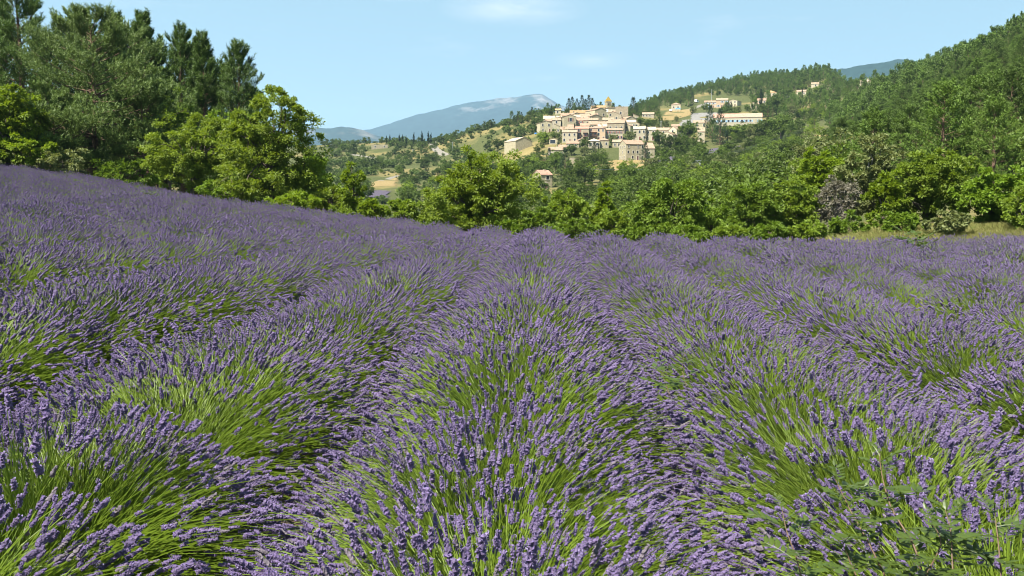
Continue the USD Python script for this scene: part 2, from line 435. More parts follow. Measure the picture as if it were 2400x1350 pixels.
def spike_template(level, seed):
    """A flower spike one unit long along +z: whorls of woolly calyces with open lips between them."""
    r = np.random.default_rng(seed)
    V, F = [], []

    def add(vs, fs):
        n = len(V)
        V.extend(vs); F.extend([[a + n, b + n, c + n] for a, b, c in fs])
    up = np.array([0, 0, 1.0])
    if level == "florets":
        # the open lips that stand out from the whorls
        for i, z in enumerate(np.r_[0.02, np.linspace(0.2, 0.92, 6)]):
            for k in range(5):
                if r.random() < 0.25:
                    continue
                t = 2 * np.pi * (k + 0.5 * (i % 2)) / 5 + r.uniform(-0.4, 0.4)
                o = np.array([math.cos(t), math.sin(t), 0])
                p = up * (z + r.uniform(-0.05, 0.05)) + o * (0.125 if z < 0.75 else 0.09)
                q = r.uniform(0.055, 0.095)
                add(floret_quad(p, unit((o + up * r.uniform(0.2, 0.9))[None])[0], unit((up - o * 0.4)[None])[0], q, q), [(0, 1, 2), (0, 2, 3)])
                add(floret_quad(p, unit((o - up * 0.4)[None])[0], o, q * 0.8, q * 0.9), [(0, 1, 2), (0, 2, 3)])
    else:
        # farther off: one lumpy spindle, a single island, so that every spike has its own tone and a lit and a shaded side
        m, rings = (9, tuple(np.linspace(0.04, 0.95, 10))) if level == 0 else (6, (0.06, 0.2, 0.32, 0.46, 0.58, 0.72, 0.84, 0.94)) if level == 1 else (4, (0.12, 0.4, 0.68, 0.9))
        V.append(up * 0.0)
        for i, z in enumerate(rings):
            w = ((0.115, 0.15) if level == 0 else (0.095, 0.155))[i % 2] * (1.0 if z < 0.7 else 0.8) if level < 2 else (0.1, 0.155, 0.15, 0.09)[i]
            for k in range(m):
                t = 2 * np.pi * (k + 0.5 * (i % 2)) / m
                q = w * (r.uniform(0.55, 1.3) if level == 0 else r.uniform(0.75, 1.3))
                V.append(np.array([math.cos(t) * q, math.sin(t) * q, z + r.uniform(-0.055, 0.055)]))
        V.append(up * 1.03)
        top = len(V) - 1
        for k in range(m):
            j = (k + 1) % m
            F.append([0, 1 + j, 1 + k])
            for i in range(len(rings) - 1):
                a, b, c, d = 1 + i * m + k, 1 + i * m + j, 1 + (i + 1) * m + k, 1 + (i + 1) * m + j
                F += [[a, b, d], [a, d, c]]
            F.append([1 + (len(rings) - 1) * m + k, 1 + (len(rings) - 1) * m + j, top])
    return np.array(V), np.array(F)


def lavender(level, seed, open_centre=False):
    """A lavender bush, one prototype: leafy base, stems that fan out, a flower spike on each."""
    r = np.random.default_rng(seed)
    n = (900, 940, 780)[level]
    size = np.array([(1.0, 0.95, 0.95)[level], 0.68, 0.76])
    m = n * 5
    ct = r.uniform(0.0, 1.0, m)
    ph = r.uniform(0, 2 * np.pi, m)
    st = np.sqrt(1 - ct ** 2)
    d = np.stack([st * np.cos(ph), st * np.sin(ph), ct], -1)
    # patches with few flowers, where the stems show
    q = meshkit.noise(d * 2.7 + seed * 7.1, seed)
    keep = r.random(m) < np.clip(0.5 * np.abs(d[:, 0]) + (q - (0.34, 0.29, 0.22)[level]) * 5.0, (0.07, 0.16, 0.35)[level], 1.0)
    # the crown of a near bush is more open than its flanks
    flank = np.clip((np.abs(d[:, 0]) - 0.22) / 0.35, 0, 1)
    keep &= r.random(m) < (0.62, 0.82, 0.95)[level] + (0.38, 0.18, 0.05)[level] * flank
    if open_centre:
        keep &= (st > 0.62) | (r.random(m) < 0.16)
    d = d[keep][:n]; n = len(d)
    reach = np.clip(r.normal(0.97, 0.075, n), 0.72, 1.10)
    base = d * np.array([0.26, 0.24, 0.10]) + r.normal(0, 0.05, (n, 3)) + [0, 0, 0.12]
    base[:, 2] = np.clip(base[:, 2], 0.03, 0.3)
    tip = d * size * reach[:, None]
    tip[:, 2] = tip[:, 2] * 0.86 + 0.14 * size[2] * (0.35 + 0.65 * d[:, 2])      # low stems bow up a little
    tip[:, 2] = np.maximum(tip[:, 2], 0.13)
    tip += r.normal(0, 0.022, (n, 3))
    L = np.linalg.norm(tip - base, axis=1, keepdims=True)
    mid = base + (tip - base) * 0.5 + np.array([0, 0, 1.0]) * L * r.uniform(0.02, 0.2, (n, 1)) + r.normal(0, 0.03, (n, 3))
    axis = unit(unit(tip - mid) + r.normal(0, 0.17, (n, 3)) + [0, 0, 0.22])
    k = (5, 4, 2)[level]
    stems = bezier(base, mid, tip, k)
    w = np.linspace(0.0024, 0.0014, k)[None] * np.ones((n, 1)) * (1.0, 1.1, 1.4)[level]
    parts = [ribbons(stems, w)]
    # flowerless shoots and long narrow leaves fill the inside
    e = (900, 620, 260)[level]
    ct = r.uniform(0.1, 1, e) ** 0.75; ph = r.uniform(0, 2 * np.pi, e); st = np.sqrt(1 - ct ** 2)
    dd = np.stack([st * np.cos(ph), st * np.sin(ph), ct], -1)
    b2 = dd * np.array([0.24, 0.24, 0.06]) + r.normal(0, 0.06, (e, 3)) + [0, 0, 0.08]
    b2[:, 2] = np.clip(b2[:, 2], 0.02, 0.3)
    t2 = dd * size * r.uniform(0.55, (0.9, 0.8, 0.74)[level], (e, 1)); t2[:, 2] = np.maximum(t2[:, 2] * 0.9 + 0.08, 0.12)
    m2 = (b2 + t2) / 2 + np.array([0, 0, 1.0]) * 0.06 + r.normal(0, 0.04, (e, 3))
    k2 = (4, 3, 2)[level]
    w2 = np.linspace(0.0030, 0.0008, k2)[None] * np.ones((e, 1)) * (1.0, 1.1, 1.5)[level]
    parts.append(ribbons(bezier(b2, m2, t2, k2), w2))
    p = proto("lavender_plant_model")
    obj("stems", join(parts), "stem_look", p, kind="stuff")
    g = (1500, 700, 240)[level]
    gd = unit(r.normal(0, 1, (g, 3)) * [1, 1, 0.7] + [0, 0, 0.35]); gd[:, 2] = np.abs(gd[:, 2])
    gp = gd * np.array([0.5, 0.42, 0.36]) * r.uniform(0.4, 1.0, (g, 1))
    gl = r.uniform(0.04, 0.09, g) * (1, 1.3, 2.0)[level]
    obj("foliage", leaves(gp, unit(gd + r.normal(0, 0.5, (g, 3)) + [0, 0, 0.5]), r.normal(0, 1, (g, 3)), gl, gl * (0.10, 0.14, 0.2)[level]), "lavender_leaf_look", p, kind="stuff")
    ln = np.clip(0.048 * np.exp(r.normal(0, 0.24, n)), 0.026, 0.082) * (1.0, 1.03, 1.2)[level]
    wd = ln * r.uniform(0.85, 1.15, n) * (1.12, 1.1, 1.05)[level]
    temps = [spike_template(level, seed * 10 + i) for i in range(3)]
    pick = r.integers(0, 3, n)
    dry = r.random(n) < 0.07
    fd = [stamp(temps[i], tip[dry & (pick == i)], axis[dry & (pick == i)], np.stack([wd * 0.8, wd * 0.8, ln], -1)[dry & (pick == i)], r) for i in range(3)]
    obj("faded_spikes", join(fd), "faded_flower_look", p, kind="stuff")
    pick = np.where(dry, -1, pick)
    sp = [stamp(temps[i], tip[pick == i] - axis[pick == i] * 0.01, axis[pick == i], np.stack([wd, wd, ln], -1)[pick == i], r) for i in range(3)]
    q = obj("flower_spikes", join(sp), "flower_far_look", p, kind="stuff")
    if level == 0:
        fl = [spike_template("florets", seed * 10 + 5 + i) for i in range(3)]
        obj("florets", join([stamp(fl[i], tip[pick == i] - axis[pick == i] * 0.01, axis[pick == i], np.stack([wd, wd, ln], -1)[pick == i], r) for i in range(3)]), "flower_look", q, kind="stuff")
    return p


leaf_look("stem_look", [(0.12, 0.18, 0.014), (0.185, 0.28, 0.022), (0.255, 0.36, 0.036), (0.36, 0.41, 0.09)], trans=0.3, vary=0.12, spec=0.35, rough=0.5)
leaf_look("lavender_leaf_look", [(0.06, 0.09, 0.025), (0.11, 0.16, 0.04), (0.15, 0.2, 0.06)], trans=0.3, vary=0.12)
leaf_look("flower_look", [(0.24, 0.20, 0.34), (0.33, 0.28, 0.46), (0.30, 0.22, 0.62), (0.38, 0.27, 0.86), (0.46, 0.33, 0.97)],
          trans=0.28, vary=0.10, tint=(1.1, 0.9, 1.2), spec=0.08, rough=0.75)

leaf_look("flower_far_look", [(0.115, 0.09, 0.16), (0.245, 0.203, 0.32), (0.355, 0.30, 0.46), (0.39, 0.315, 0.57), (0.44, 0.325, 0.80)], trans=0.14, vary=0.10, tint=(1.1, 0.9, 1.2), spec=0.06, rough=0.8, speckle=170.0)
leaf_look("faded_flower_look", [(0.14, 0.12, 0.14), (0.22, 0.20, 0.22), (0.27, 0.24, 0.27), (0.25, 0.21, 0.19), (0.22, 0.18, 0.32)], trans=0.25, vary=0.1, spec=0.05, rough=0.8)
BUSH = [[lavender(0, s) for s in (1, 2, 3, 4)], [lavender(1, s) for s in (11, 12, 13)], [lavender(2, s) for s in (21, 22, 23)]]
BUSH_OPEN = lavender(0, 5, open_centre=True)
ROW, ROW0, STEP = 1.80, -0.22, 0.66
ORD = ["", "first", "second", "third", "fourth", "fifth", "sixth", "seventh", "eighth", "ninth", "tenth"]
rng = np.random.default_rng(77)
plants = []
for k in range(-30, 20):
    y0 = rng.uniform(0, STEP)
    for j in range(-4, 150):
        x = ROW0 + k * ROW + rng.normal(0, 0.035)
        y = y0 + (j - 1) * STEP + rng.normal(0, 0.08)
        a, rr = math.atan2(x, y), math.hypot(x, y)
        if y < -2.5 or rr > float(_edge_r(a)) - 0.6 or abs(a) > 0.72 and y > 1 or (y <= 1 and abs(x) > 6):
            continue
        if math.hypot(x, y - 0.0) < 0.75:      # where the photographer stands
            continue
        if math.hypot(x - 3.1, (y - 15.6) * 0.6) < 0.55 or math.hypot(x - 5.2, (y - 12.6) * 0.6) < 0.6:
            continue                            # gaps in the rows
        z = float(field_z(x, y))
        px, py, dz = project((x, y, z + 0.6))
        seen = dz > 0.3 and -500 < px < 2900 and py < 3200
        plants.append((rr, k, x, y, z, seen))
plants.sort()
centre_open = min((p for p in plants if p[1] == 1), key=lambda p: math.hypot(p[2] - 1.62, p[3] - 4.7))
individual, rest, nth = 0, [], {}
for p in plants:
    rr, k, x, y, z, seen = p
    lvl = 0 if rr < 6.0 else 1 if rr < 19 else 2
    sc = rng.uniform(0.9, 1.1) * (1.0 + 0.03 * math.sin(x * 1.7 + y))
    rot = rng.choice([0, 180]) + rng.normal(0, 7)
    which = rng.integers(0, len(BUSH[lvl]))
    if seen and individual < 300:
        individual += 1
        if p is centre_open:
            copy_of(BUSH_OPEN, "lavender_plant", "lavender bush fanned open with a bare pale green centre beside the tall green saplings", "lavender", (x, y, z), rot, 1.06)
            continue
        nth[k] = nth.get(k, 0) + 1
        row = "the middle row that runs straight away from the viewer" if k == 0 else f"the {ORD[abs(k)]} row to the {'right' if k > 0 else 'left'} of the middle row" if abs(k) <= 10 else "the rows beyond the tenth"
        if abs(k) <= 2 and nth[k] <= 5:
            copy_of(BUSH[lvl][which], "lavender_plant", f"{('nearest', 'second nearest', 'third nearest', 'fourth nearest', 'fifth nearest')[nth[k] - 1]} lavender bush in {row.replace(' that runs straight away from the viewer', '')}", "lavender", (x, y, z), rot, sc)
            continue
        copy_of(BUSH[lvl][which], "lavender_plant", f"purple flowering lavender bush in {row}", "lavender", (x, y, z), rot, sc, group=f"lavender bushes of {row}")
    else:
        rest.append((x, y, z, rot, sc, lvl, which))
used = sorted({(q[5], q[6]) for q in rest})
srcs = [BUSH[a][b] for a, b in used]
scatter_stuff("lavender", srcs, [q[:3] for q in rest], [q[3] for q in rest], [q[4] for q in rest], [used.index((q[5], q[6])) for q in rest],
              "far purple lavender filling the rows towards the edge of the field")

# ------------------------------------------------------------------ trees: builders
def tube(points, radii, sides=6):
    P = np.asarray(points, float)[None]
    return ribbons(P, np.broadcast_to(np.asarray(radii, float), (len(points),))[None], sides)


def needle_template(k, seed, spread=0.75, width=0.07, length=0.42):
    """A shoot one unit long along +z with its needles: one triangle each."""
    r = np.random.default_rng(seed)
    z = np.linspace(0.05, 0.9, k) + r.uniform(-0.04, 0.04, k)
    t = np.arange(k) * 2.4 + r.uniform(-0.4, 0.4, k)
    o = np.stack([np.cos(t), np.sin(t), 0 * t], -1)
    d = unit(o * spread + np.array([0, 0, 1.0]) * r.uniform(0.4, 1.0, (k, 1)))
    s = unit(np.cross(d, r.normal(0, 1, (k, 3))))
    b = np.stack([0 * z, 0 * z, z], -1)
    L = length * r.uniform(0.8, 1.2, (k, 1))
    V = np.stack([b - s * width / 2, b + s * width / 2, b + d * L], 1).reshape(-1, 3)
    return V, np.arange(3 * k).reshape(-1, 3)


def pine(seed, H, R, clear=0.12, whorl=0.5, per=5, shoots=11, tuft=0.45, needles=18, top=0.75, up0=-4, up1=48, ragged=0.3, dense=1.0, lean=0.02, width=0.07, tip_power=1.0, spread=1.0, inner=0.10):
    """A pine as (wood, needles): whorls of branches that turn up at their ends, needle shoots along their outer parts."""
    r = np.random.default_rng(seed)
    k = 9
    tz = np.linspace(0, H * 0.985, k)
    off = np.cumsum(r.normal(0, lean * H / k, (k, 2)), 0); off[0] = 0
    T = np.c_[off, tz]
    wood = [tube(T, np.linspace(0.021 * H + 0.03, 0.012, k), 8)]
    pos, ax, ln = [], [], []
    z = H * clear
    while z < H * 0.985:
        t = (z - H * clear) / (H * (1 - clear))
        n = max(3, int(round(per * r.uniform(0.8, 1.2))))
        a0 = r.uniform(0, 6.28)
        for i in range(n):
            az = a0 + i * 6.283 / n + r.normal(0, 0.25)
            prof = (1 - t) ** top * (0.55 + 0.45 * min(1, (t + 0.03) / 0.18))
            L = R * prof * r.uniform(1 - ragged, 1 + ragged * 0.6) + 0.22
            el = math.radians(up0 + (up1 - up0) * t ** tip_power + r.normal(0, 7))
            zz = z + r.normal(0, 0.12)
            p0 = np.array([np.interp(zz, tz, T[:, 0]), np.interp(zz, tz, T[:, 1]), zz])
            h = np.array([math.cos(az), math.sin(az), 0])
            p1 = p0 + (h * math.cos(el) + [0, 0, math.sin(el)]) * L * 0.6
            p2 = p0 + h * L * math.cos(el) + np.array([0, 0, L * (math.sin(el) + 0.16)])
            s = np.linspace(0, 1, 6)[:, None]
            B = p0 * (1 - s) ** 2 + 2 * p1 * s * (1 - s) + p2 * s * s
            if L > 0.5:
                wood.append(tube(B, np.linspace(0.010 * L + 0.012, 0.006, 6), 4))
            ns = max(3, int(shoots * dense * (0.22 + 0.78 * L / R)))
            s = np.sqrt(r.uniform(inner, 1.0, ns)); s[0] = 1.0
            Q = p0 * ((1 - s) ** 2)[:, None] + 2 * p1 * (s * (1 - s))[:, None] + p2 * (s * s)[:, None]
            fwd = unit(p2 - p1)
            side = np.cross(fwd, [0, 0, 1.0])
            sg = r.choice([-1, 1], ns)[:, None] * r.uniform(0.2, 1.1, (ns, 1)); sg[0] = 0
            dirn = unit(fwd * r.uniform(0.4, 1.0, (ns, 1)) + side * sg + np.array([0, 0, 1.0]) * r.uniform(0.1, 0.8, (ns, 1)))
            reach = r.uniform(0.1, 0.42, (ns, 1)) * min(1.0, L / 1.2)
            pad = side * r.normal(0, 0.10, (ns, 1)) * L * (0.3 + s[:, None]) + np.array([0, 0, 1.0]) * np.abs(r.normal(0, 0.055, (ns, 1))) * L
            pos.append(Q + dirn * reach * L * 0.45 + pad * spread)
            ax.append(unit(dirn + [0, 0, 0.35]))
            ln.append(np.full(ns, tuft) * r.uniform(0.7, 1.25, ns))
        z += whorl * r.uniform(0.8, 1.2) * (1 - 0.45 * t)
    nt = 6
    pos.append(np.array([[T[-1, 0] + r.normal(0, 0.06), T[-1, 1] + r.normal(0, 0.06), H * 0.975 - 0.2 * i * tuft] for i in range(nt)]))
    ax.append(unit(np.array([[r.normal(0, 0.12), r.normal(0, 0.12), 1.0] for i in range(nt)])))
    ln.append(np.full(nt, tuft * 1.2))
    pos, ax, ln = np.vstack(pos), np.vstack(ax), np.concatenate(ln)
    temps = [needle_template(needles, seed * 7 + i, width=width) for i in range(3)]
    w = r.integers(0, 3, len(pos))
    return join(wood), join([stamp(temps[i], pos[w == i], ax[w == i], ln[w == i], r) for i in range(3)])


def crown_leaves(r, lobes, clumps, per, leaf, flat=0.62, droop=0.25, inner=0.35, clump_size=0.165, ragged=0.6, gap=0.0, seed=0):
    """Leaf sprays through the outer volume of the lobes (cx, cy, cz, rx, ry, rz). Returns leaf arrays and spray centres."""
    vol = np.array([l[3] * l[4] * l[5] for l in lobes]) ** (2 / 3.0)
    share = r.choice(len(lobes), clumps, p=vol / vol.sum())
    Lb = np.array(lobes, float)[share]
    d = unit(r.normal(0, 1, (clumps, 3)))
    m = 1 - ragged / 2 + ragged * meshkit.noise(d * 1.9 + Lb[:, :3] * 0.37 + 3.1, 5 + seed)
    rho = np.sqrt(r.uniform(inner ** 2, 1, clumps))
    C = Lb[:, :3] + d * Lb[:, 3:] * (rho * m)[:, None]
    size = (vol[share] ** 0.5) * clump_size * r.uniform(0.55, 1.35, clumps)
    cnt = np.maximum(3, (per * r.uniform(0.5, 1.5, clumps)).astype(int))
    i = np.repeat(np.arange(clumps), cnt)
    n = len(i)
    g = r.normal(0, 1, (n, 3)); g = unit(g) * (r.uniform(0, 1, (n, 1)) ** 0.62)
    P = C[i] + g * size[i][:, None] * [1, 1, flat]
    outw = unit(d[i] * [1, 1, 0.6] + g * 0.9)
    A = unit(outw + r.normal(0, 0.55, (n, 3)) - [0, 0, droop])
    N = unit(r.normal(0, 0.6, (n, 3)) + [0, 0, 0.8] + outw * 0.5)
    ln = leaf * r.uniform(0.65, 1.3, n)
    return leaves(P, A, N, ln, ln * r.uniform(0.45, 0.7, n)), C


def broadleaf(seed, lobes, clumps, per, leaf, trunk_h=None, trunk_r=0.12, limbs=14, **kw):
    """(wood, leaves): a trunk that forks into limbs reaching to the leaf sprays."""
    r = np.random.default_rng(seed)
    lv, C = crown_leaves(r, lobes, clumps, per, leaf, seed=seed, **kw)
    Lb = np.array(lobes, float)
    zlow, ztop = (Lb[:, 2] - Lb[:, 5]).min(), (Lb[:, 2] + Lb[:, 5]).max()
    fork = max(0.25, trunk_h if trunk_h is not None else zlow * 0.8 + 0.15 * ztop)
    mid = Lb[:, :2].mean(0) * 0.4
    T = np.array([[0, 0, -0.3], [mid[0] * 0.2, mid[1] * 0.2, fork * 0.5], [mid[0] * 0.5, mid[1] * 0.5, fork], [mid[0], mid[1], fork + (ztop - fork) * 0.55]])
    wood = [tube(T, [trunk_r * 1.25, trunk_r, trunk_r * 0.85, trunk_r * 0.25], 8)]
    for j in r.choice(len(C), min(limbs, len(C)), replace=False):
        c = C[j]
        s0 = r.uniform(0.0, 0.75)
        p0 = T[2] * (1 - s0) + T[3] * s0
        h = c - p0
        p1 = p0 + h * 0.5 + np.array([0, 0, 0.12 * np.linalg.norm(h)]) + r.normal(0, 0.08, 3) * np.linalg.norm(h)
        s = np.linspace(0, 1, 6)[:, None]
        B = p0 * (1 - s) ** 2 + 2 * p1 * s * (1 - s) + c * s * s
        B[1:-1] += r.normal(0, 0.02, (4, 3)) * np.linalg.norm(h)
        r0 = trunk_r * (0.55 - 0.3 * s0)
        wood.append(tube(B, np.linspace(r0, r0 * 0.15, 6), 5))
        for _ in range(2):
            q = B[r.integers(2, 5)]
            e = C[np.argsort(np.linalg.norm(C - q, axis=1))[r.integers(1, 7)]]
            m = (q + e) / 2 + r.normal(0, 0.1, 3) * np.linalg.norm(e - q)
            wood.append(tube(np.array([q, m, e]), [r0 * 0.3, r0 * 0.18, r0 * 0.07], 3))
    return join(wood), lv


def model(name, parts, wood_look, leaf_look_name, crown="crown"):
    p = proto(name)
    obj("trunk", parts[0], wood_look, p)
    obj(crown, parts[1], leaf_look_name, p)
    return p


noise_look("bark_look", [(0.3, (0.05, 0.04, 0.032)), (0.7, (0.14, 0.11, 0.085))], 14.0, bump=0.5, bscale=30, dist=0.03)
noise_look("pine_bark_look", [(0.3, (0.06, 0.04, 0.03)), (0.7, (0.17, 0.11, 0.07))], 10.0, bump=0.5, bscale=24, dist=0.03)
noise_look("grey_twig_look", [(0.3, (0.16, 0.14, 0.12)), (0.7, (0.30, 0.27, 0.24))], 10.0)
leaf_look("walnut_look", [(0.150, 0.207, 0.017), (0.209, 0.296, 0.027), (0.270, 0.356, 0.034), (0.378, 0.394, 0.053)], trans=0.46, vary=0.10, spec=0.4)
leaf_look("green_leaf_look", [(0.128, 0.202, 0.017), (0.191, 0.277, 0.025), (0.270, 0.351, 0.036), (0.360, 0.426, 0.053)], trans=0.44, vary=0.16)
leaf_look("lime_leaf_look", [(0.155, 0.222, 0.014), (0.217, 0.291, 0.021), (0.280, 0.332, 0.029), (0.373, 0.359, 0.036)], trans=0.50, vary=0.10)
leaf_look("ash_leaf_look", [(0.150, 0.214, 0.022), (0.224, 0.300, 0.032), (0.325, 0.386, 0.053), (0.398, 0.408, 0.089)], trans=0.44, vary=0.12)
leaf_look("clematis_look", [(0.122, 0.188, 0.019), (0.178, 0.261, 0.029), (0.243, 0.323, 0.043), (0.353, 0.397, 0.084), (0.797, 0.751, 0.334), (0.797, 0.751, 0.334)], trans=0.38, vary=0.12)
leaf_look("olive_leaf_look", [(0.148, 0.172, 0.060), (0.209, 0.238, 0.079), (0.261, 0.280, 0.105), (0.243, 0.196, 0.111)], trans=0.33, vary=0.12)
leaf_look("grey_leaf_look", [(0.165, 0.153, 0.114), (0.254, 0.228, 0.190), (0.330, 0.298, 0.267), (0.216, 0.140, 0.063)], trans=0.23, vary=0.1)
leaf_look("black_pine_look", [(0.056, 0.097, 0.014), (0.086, 0.139, 0.020), (0.118, 0.183, 0.028), (0.163, 0.224, 0.037)], trans=0.16, vary=0.16, spec=0.3)
leaf_look("scots_pine_look", [(0.099, 0.147, 0.033), (0.146, 0.198, 0.044), (0.192, 0.249, 0.056), (0.249, 0.276, 0.064)], trans=0.16, vary=0.1, spec=0.3)
leaf_look("hill_pine_look", [(0.070, 0.115, 0.015), (0.114, 0.167, 0.020), (0.164, 0.220, 0.028), (0.239, 0.281, 0.044)], trans=0.16, vary=0.28, spec=0.25)
leaf_look("valley_leaf_look", [(0.075, 0.115, 0.015), (0.107, 0.153, 0.020), (0.149, 0.191, 0.027), (0.196, 0.230, 0.042)], trans=0.38, vary=0.33)
leaf_look("conifer_look", [(0.025, 0.046, 0.014), (0.039, 0.065, 0.021), (0.059, 0.089, 0.027)], trans=0.20, vary=0.2, spec=0.25)
leaf_look("cypress_look", [(0.019, 0.037, 0.010), (0.031, 0.051, 0.013), (0.046, 0.071, 0.017)], trans=0.18, vary=0.15)
leaf_look("shrub_look", [(0.077, 0.115, 0.027), (0.108, 0.153, 0.032), (0.138, 0.189, 0.041), (0.200, 0.224, 0.058)], trans=0.33, vary=0.3)


def span(px, dist, py):
    """Height (z) that shows at image row py for something standing dist away below column px."""
    return CAM[2] + ray(px, py)[1] * dist


def tree(kind, name, label, px, dist, top, low, wide, look_name, seed, clumps=150, per=70, leaf=0.16, wood="bark_look", lobes=None, trunk_r=0.12, limbs=16, deep=None, category="tree", group=None, **kw):
    """A broadleaf tree or bush whose crown spans image rows top..low and wide image pixels about column px, dist metres away."""
    x, y, z = at(px, dist)
    zt, zl = span(px, dist, top) - z, span(px, dist, low) - z
    zl = max(zl, 0.05)
    rx = wide * dist / FOCAL / 2
    ry = deep if deep else rx * 0.9
    if lobes is None:
        lobes = [(0, 0, 0.5, 1, 1, 0.5)]
    L = [(a * rx, b * ry, zl + c * (zt - zl), d * rx, e * ry, f * (zt - zl)) for a, b, c, d, e, f in lobes]
    parts = broadleaf(seed, L, clumps, per, leaf, trunk_r=trunk_r, limbs=limbs, **kw)
    p = thing(name, label, category, (x, y, z), math.degrees(-math.atan2(x, y)), group=group)
    obj("trunk" if category == "tree" else "stem", parts[0], wood, p)
    obj("crown", parts[1], look_name, p)
    return p


def pine_tree(name, label, px, dist, row, wide, seed, look_name="black_pine_look", group=None, **kw):
    x, y, z = at(px, dist)
    H = span(px, dist, row) - z
    parts = pine(seed, H, wide * dist / FOCAL / 2, **kw)
    p = thing(name, label, "tree", (x, y, z - 0.1), 0, group=group)
    obj("trunk", parts[0], "pine_bark_look", p)
    obj("crown", parts[1], look_name, p)


# ------------------------------------------------------------------ trees along the left edge of the field
BP = dict(clear=0.1, whorl=0.55, per=5, shoots=38, tuft=0.55, needles=16, ragged=0.5, width=0.08, spread=0.65)
pine_tree("black_pine", "tall dark black pine with see-through branches at the upper left corner of the photo", 62, 80, -70, 175, 101, top=0.55, **BP)
pine_tree("black_pine", "dark pine cut by the left border of the photo", -45, 84, -60, 150, 102, top=0.6, **BP)
pine_tree("black_pine", "pine with a spiky top rising just behind the crown of the big blue-green pine", 215, 84, 34, 140, 103, top=0.75, **BP)
pine_tree("black_pine", "slim pine top close behind the right shoulder of the big blue-green pine", 282, 82, 40, 100, 104, top=0.8, **BP)
pine_tree("black_pine", "pointed dark pine between the big blue-green pine and the forked-top pine", 345, 80, 36, 135, 105, top=0.8, **BP)
pine_tree("black_pine", "pine with an open forked top against the sky", 432, 80, 70, 130, 106, top=0.7, **{**BP, "shoots": 22})
pine_tree("black_pine", "dense pointed pine right beside the forked-top pine", 487, 77, 94, 125, 107, top=0.8, **BP)
pine_tree("black_pine", "rightmost black pine, standing alone above the round walnut tree", 562, 74, 108, 140, 108, top=0.62, **{**BP, "shoots": 24, "ragged": 0.5})
pine_tree("black_pine", "low dark pine in the gap below the forked-top pine", 395, 86, 170, 130, 109, top=0.8, **BP)
SP = dict(clear=0.16, whorl=0.75, per=6, shoots=115, tuft=0.38, needles=13, ragged=0.5, top=0.6, up0=-10, up1=36, width=0.115, spread=1.25, inner=0.16)
pine_tree("scots_pine", "big broad blue-green pine whose branches hang in layered clumps", 228, 66, 52, 350, 121, look_name="scots_pine_look", **SP)
pine_tree("scots_pine", "small blue-green pine with low spreading branches left of the big pine", 135, 64, 232, 200, 122, look_name="scots_pine_look", **{**SP, "clear": 0.25})
pine_tree("scots_pine", "short blue-green pine with a bare leaning tip right of the big pine", 338, 65, 200, 150, 123, look_name="scots_pine_look", lean=0.09, **{**SP, "clear": 0.22})
WAL = [(-0.30, 0, 0.42, 0.68, 0.8, 0.42), (0.34, 0.1, 0.48, 0.66, 0.8, 0.5), (0.1, -0.2, 0.66, 0.6, 0.7, 0.36)]
tree("broadleaf", "walnut_tree", "bright green round walnut tree, rightmost of the trees on the left slope", 640, 51, 203, 470, 262, "walnut_look", 131, 400, 120, 0.135, lobes=[(-0.2, 0, 0.30, 0.80, 0.85, 0.32), (0.32, 0.1, 0.36, 0.70, 0.85, 0.40), (0.10, -0.1, 0.70, 0.62, 0.7, 0.32), (-0.5, 0, 0.55, 0.42, 0.5, 0.26), (0.1, -0.2, 0.12, 0.95, 0.8, 0.18)], trunk_r=0.2, limbs=30)
tree("broadleaf", "walnut_tree", "low spreading yellow-green walnut with two visible trunks left of the round walnut", 452, 56, 268, 452, 205, "walnut_look", 132, 290, 110, 0.135, lobes=[(-0.3, 0, 0.48, 0.76, 0.8, 0.46), (0.4, 0.1, 0.52, 0.68, 0.8, 0.48)], trunk_r=0.15, limbs=24, trunk_h=1.5)
tree("broadleaf", "leafy_tree", "lime green leafy tree at the left border below the tall dark pine", 22, 62, 200, 385, 175, "lime_leaf_look", 133, 190, 85, 0.19, lobes=WAL, trunk_r=0.13)
tree("broadleaf", "leafy_tree", "lime green sapling tree in front of the small blue-green pine", 70, 61, 310, 392, 110, "lime_leaf_look", 134, 80, 70, 0.17, trunk_r=0.07)
tree("broadleaf", "leafy_tree", "mid green leafy tree half hidden behind the big blue-green pine and the walnuts", 398, 70, 212, 400, 130, "green_leaf_look", 135, 130, 80, 0.2, lobes=WAL)
tree("broadleaf", "leafy_tree", "green tree filling the gap between the two walnuts", 545, 64, 262, 440, 130, "green_leaf_look", 136, 110, 70, 0.2)
tree("broadleaf", "leafy_tree", "thin green tree on the slope right behind the round walnut", 742, 60, 345, 505, 95, "green_leaf_look", 137, 90, 75, 0.18)
tree("broadleaf", "leafy_tree", "small green tree leaning out below the right side of the round walnut", 775, 55, 420, 510, 90, "walnut_look", 138, 70, 75, 0.16)
tree("broadleaf", "shrub", "bright lime shrub at the foot of the round walnut", 690, 45.5, 452, 500, 118, "lime_leaf_look", 139, 80, 70, 0.13, category="shrub", trunk_r=0.04)
tree("broadleaf", "shrub", "yellowish dry undergrowth bush between the pine trunks", 150, 60.5, 352, 408, 120, "olive_leaf_look", 140, 60, 60, 0.15, category="shrub", trunk_r=0.03)
tree("broadleaf", "shrub", "dark green undergrowth under the big blue-green pine", 300, 62, 372, 440, 170, "green_leaf_look", 141, 90, 60, 0.17, category="shrub", trunk_r=0.04)
tree("broadleaf", "shrub", "low green undergrowth below the spreading walnut", 540, 53, 420, 478, 150, "green_leaf_look", 142, 80, 60, 0.15, category="shrub", trunk_r=0.04)
